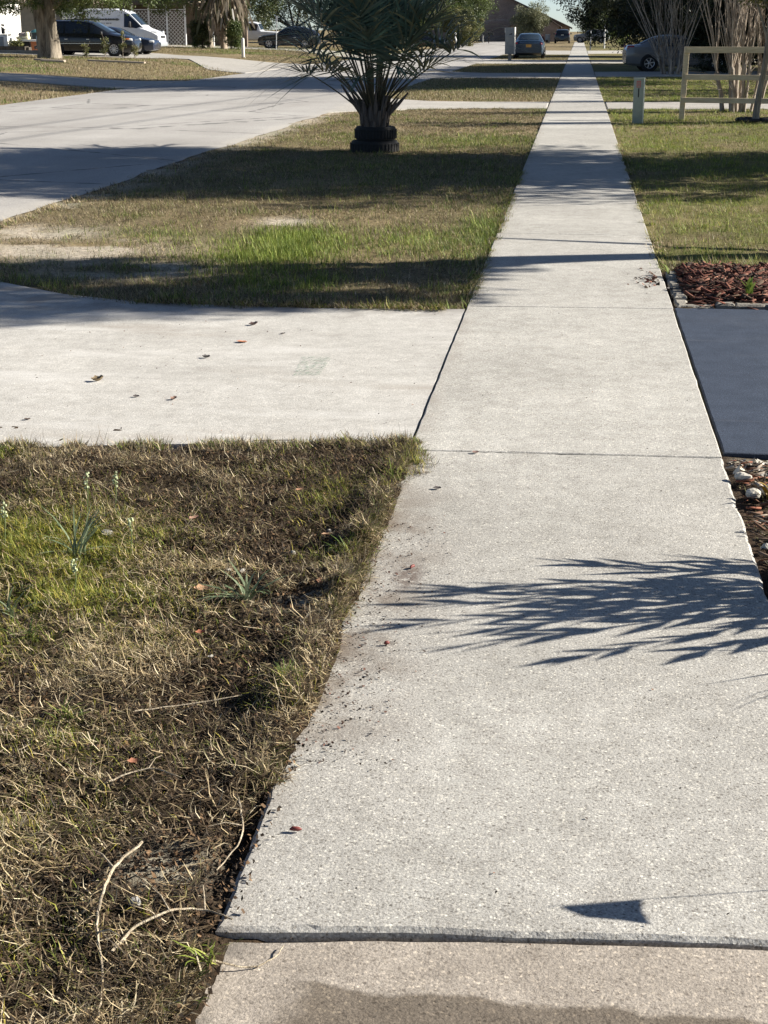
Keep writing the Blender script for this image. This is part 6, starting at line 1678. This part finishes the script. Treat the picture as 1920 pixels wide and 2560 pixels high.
for (x, y, L, rz, col, lab) in ((-1.10, 4.38, .085, .3, (.50, .27, .11), 'tan orange leaf in the dead grass'), (-1.02, 4.02, .045, .1, (.55, .16, .05), 'small bright orange leaf in the dead grass'), (-.74, 4.45, .05, 1.4, (.42, .16, .06), 'orange leaf beside the sidewalk edge'), (-1.30, 5.1, .07, .9, (.40, .2, .11), 'pinkish tan leaf in the dark thatch'), (-.80, 4.95, .06, .4, (.45, .25, .12), 'tan leaf beside a white pebble'), (-.98, 5.45, .06, .7, (.45, .20, .09), 'orange-brown leaf high in the dark thatch'), (-.98, 3.18, .045, .2, (.5, .17, .06), 'orange leaf scrap low in the strip')):
    dry_leaf(lab, x, y, L, rz, col, zt(x, y) + .018, .4, 'dead leaves in the near strip')
for (x, y, L, rz, col, lab) in ((-.47, 5.53, .05, .1, (.05, .03, .025), 'dark leaf on the sidewalk beside the grass corner'), (-.36, 6.06, .05, .5, (.20, .10, .07), 'brown leaf caught in the sidewalk joint'), (.66, 10.35, .09, .3, (.05, .035, .03), 'dark leaf at the mulch bed edge')):
    dry_leaf(lab, x, y, L, rz, col, .003, .35, 'dead leaves on the sidewalk')
for (x, y, L, rz, lab) in ((-.545, 2.91, .013, .05, 'dark red pod on the slab near the grass'), (-.475, 3.98, .008, .5, 'small dark pod on the reddish stain'), (-.47, 4.63, .012, 1.1, 'dark scrap on the brown smear')):
    o = MB().tube([(-L, 0, .006), (-L * .5, .001, .008), (L * .5, 0, .008), (L, .002, .006)], [.002, .0052, .0052, .002], 8).build('seed_pod', M['redpod'], None, 60)
    o.location = (x, y, .001); o.rotation_euler = (0, 0, rz); tag(o, lab, 'pod', 'pods on the sidewalk')
def twig(label, pts, r, forks=()):
    t = thing('dry_twig', label, 'twig', (pts[0][0], pts[0][1], 0), 0, 'dry twigs on the ground')
    b = Vector((pts[0][0], pts[0][1], 0))
    P0 = [Vector((p_[0], p_[1], zt(p_[0], p_[1]) + p_[2] if p_[0] < -.64 else p_[2])) - b for p_ in pts]
    P = []; r *= .72
    for i in range(len(P0) - 1):
        q0, q1, q2, q3 = P0[max(i - 1, 0)], P0[i], P0[i + 1], P0[min(i + 2, len(P0) - 1)]
        for k in range(5):
            u = k / 5
            P.append(.5 * ((2 * q1) + (q2 - q0) * u + (2 * q0 - 5 * q1 + 4 * q2 - q3) * u * u + (3 * q1 - q0 - 3 * q2 + q3) * u ** 3) + Vector((random.gauss(0, .0011), random.gauss(0, .0011), random.gauss(0, .0006))))
    P.append(P0[-1])
    MB().tube(P, [r * (1 - .5 * i / len(P)) for i in range(len(P))], 6, wob=.12).build('stem', M['twig'], t, 60)
    for (i, dx, dy, dz) in forks:
        i = min(i * 5, len(P) - 1)
        MB().tube([P[i], P[i] + Vector((dx * .5, dy * .5, dz + .004)), P[i] + Vector((dx, dy, dz))], [r * .6, r * .45, r * .2], 5).build('side_twig', M['twig'], t, 60)
twig('long curved grey twig in the lower left corner', [(-.855, 2.80, .03), (-.872, 2.66, .034), (-.862, 2.54, .036), (-.835, 2.43, .034), (-.80, 2.34, .028), (-.77, 2.22, .022)], .0048, ((1, -.06, .05, .01), (3, .05, -.02, .01)))
twig('pale forked twig crossing the long one', [(-.80, 2.40, .03), (-.77, 2.47, .034), (-.72, 2.52, .036), (-.66, 2.56, .03), (-.60, 2.53, .02)], .0042, ((2, -.05, .06, .01), (3, -.02, .07, .012)))
twig('thin pale hooked twig lying on the brown slab', [(-.615, 2.42, .0), (-.55, 2.425, -.012), (-.51, 2.455, -.011), (-.495, 2.50, -.010)], .0028, ())
twig('pale curled root beside the slab edge', [(-.70, 3.05, .02), (-.665, 2.93, .03), (-.655, 2.83, .028), (-.68, 2.74, .02)], .0035, ((1, -.07, -.03, .01),))
twig('reddish straight twig along the near driveway edge', [(-1.30, 6.14, .03), (-1.2, 6.165, .034), (-1.12, 6.18, .03)], .004, ())
twig('thin brown twig on the driveway beside the joint', [(-.92, 9.10, .012), (-.78, 9.13, .014), (-.65, 9.10, .012)], .003, ((1, .05, .05, 0),))
twig('pale bent twig high in the dead grass', [(-1.0, 3.05, .03), (-.92, 3.10, .038), (-.84, 3.09, .03)], .003, ((1, .02, .05, .01),))
twig('grey straight twig in the dark thatch', [(-1.05, 3.45, .03), (-.93, 3.5, .035), (-.80, 3.56, .03)], .003, ())
for (x, y, s_, m, lab) in ((-1.56, 4.90, .035, M['rock2'], 'grey stone in the grass beside the green patch'), (-1.06, 4.57, .016, M['rock'], 'round white pebble in the dead grass'), (-1.01, 4.55, .017, M['rock'], 'cream pebble right of the white one'), (-.88, 4.75, .016, M['rock'], 'white pebble near the slab edge tuft'), (-.80, 5.02, .016, M['rock'], 'white pebble beside the tan leaf'), (-.95, 3.85, .012, M['rock'], 'small white pebble in the dark thatch'), (-.80, 2.56, .02, M['rock2'], 'grey stone beside the forked twig')):
    s_ *= .7
    stone('pebble', lab, (x, y, zt(x, y) + .012), (s_, s_ * .75, s_ * .6), m, int(x * -100), 'pebble', 'pebbles in the near strip')
# uncountable crumbs on the slabs
n = 900; xc = -.62 + np.abs(RNG.normal(0, .11, n)); yc = RNG.uniform(3.2, 5.1, n)
crumbs('soil_crumbs', xc, yc, np.full(n, .003), .0015, .006, [[.06, .04, .03], [.12, .06, .045], [.04, .03, .025]], 'dark crumbs washed over the left edge of the sidewalk', .3)
n = 260; xc = RNG.uniform(-.6, .62, n); yc = RNG.uniform(2.2, 9.4, n)
crumbs('slab_crumbs', xc, yc, np.where(yc < 2.62, -.008, .003), .001, .0045, [[.07, .05, .04], [.16, .08, .05], [.05, .04, .035]], 'tiny dark crumbs scattered on the sidewalk', .3)
n = 200; xc = RNG.uniform(-3, -.7, n); yc = RNG.uniform(6.3, 9.4, n)
crumbs('driveway_crumbs', xc, yc, np.full(n, -.005), .002, .007, [[.07, .05, .04], [.18, .10, .06], [.05, .04, .035]], 'tiny dark crumbs scattered on the driveway', .3)

# faded green survey paint on the driveway
def paint_patch():
    t = NT('faded_green_paint')
    t.color((.20, .30, .22)); t.fin(.8, 0, .2)
    tr = t.n('BsdfTransparent'); mx = t.n('MixShader')
    k = t.math('MULTIPLY', t.maprange(t.noise(42, 5, .7), .46, .66), .6)
    t.l(k, mx.inputs[0]); t.l(tr.outputs[0], mx.inputs[1]); t.l(t.b.outputs[0], mx.inputs[2])
    t.l(mx.outputs[0], t.t.nodes['Material Output'].inputs[0])
    o = MB().add([(-1.40, 7.92, -.004), (-1.24, 7.93, -.004), (-1.235, 7.47, -.004), (-1.365, 7.46, -.004)], [(0, 1, 2, 3)]).build('paint_mark', t.m)
    tag(o, 'faded green painted square on the pale driveway', 'paint mark')
paint_patch()
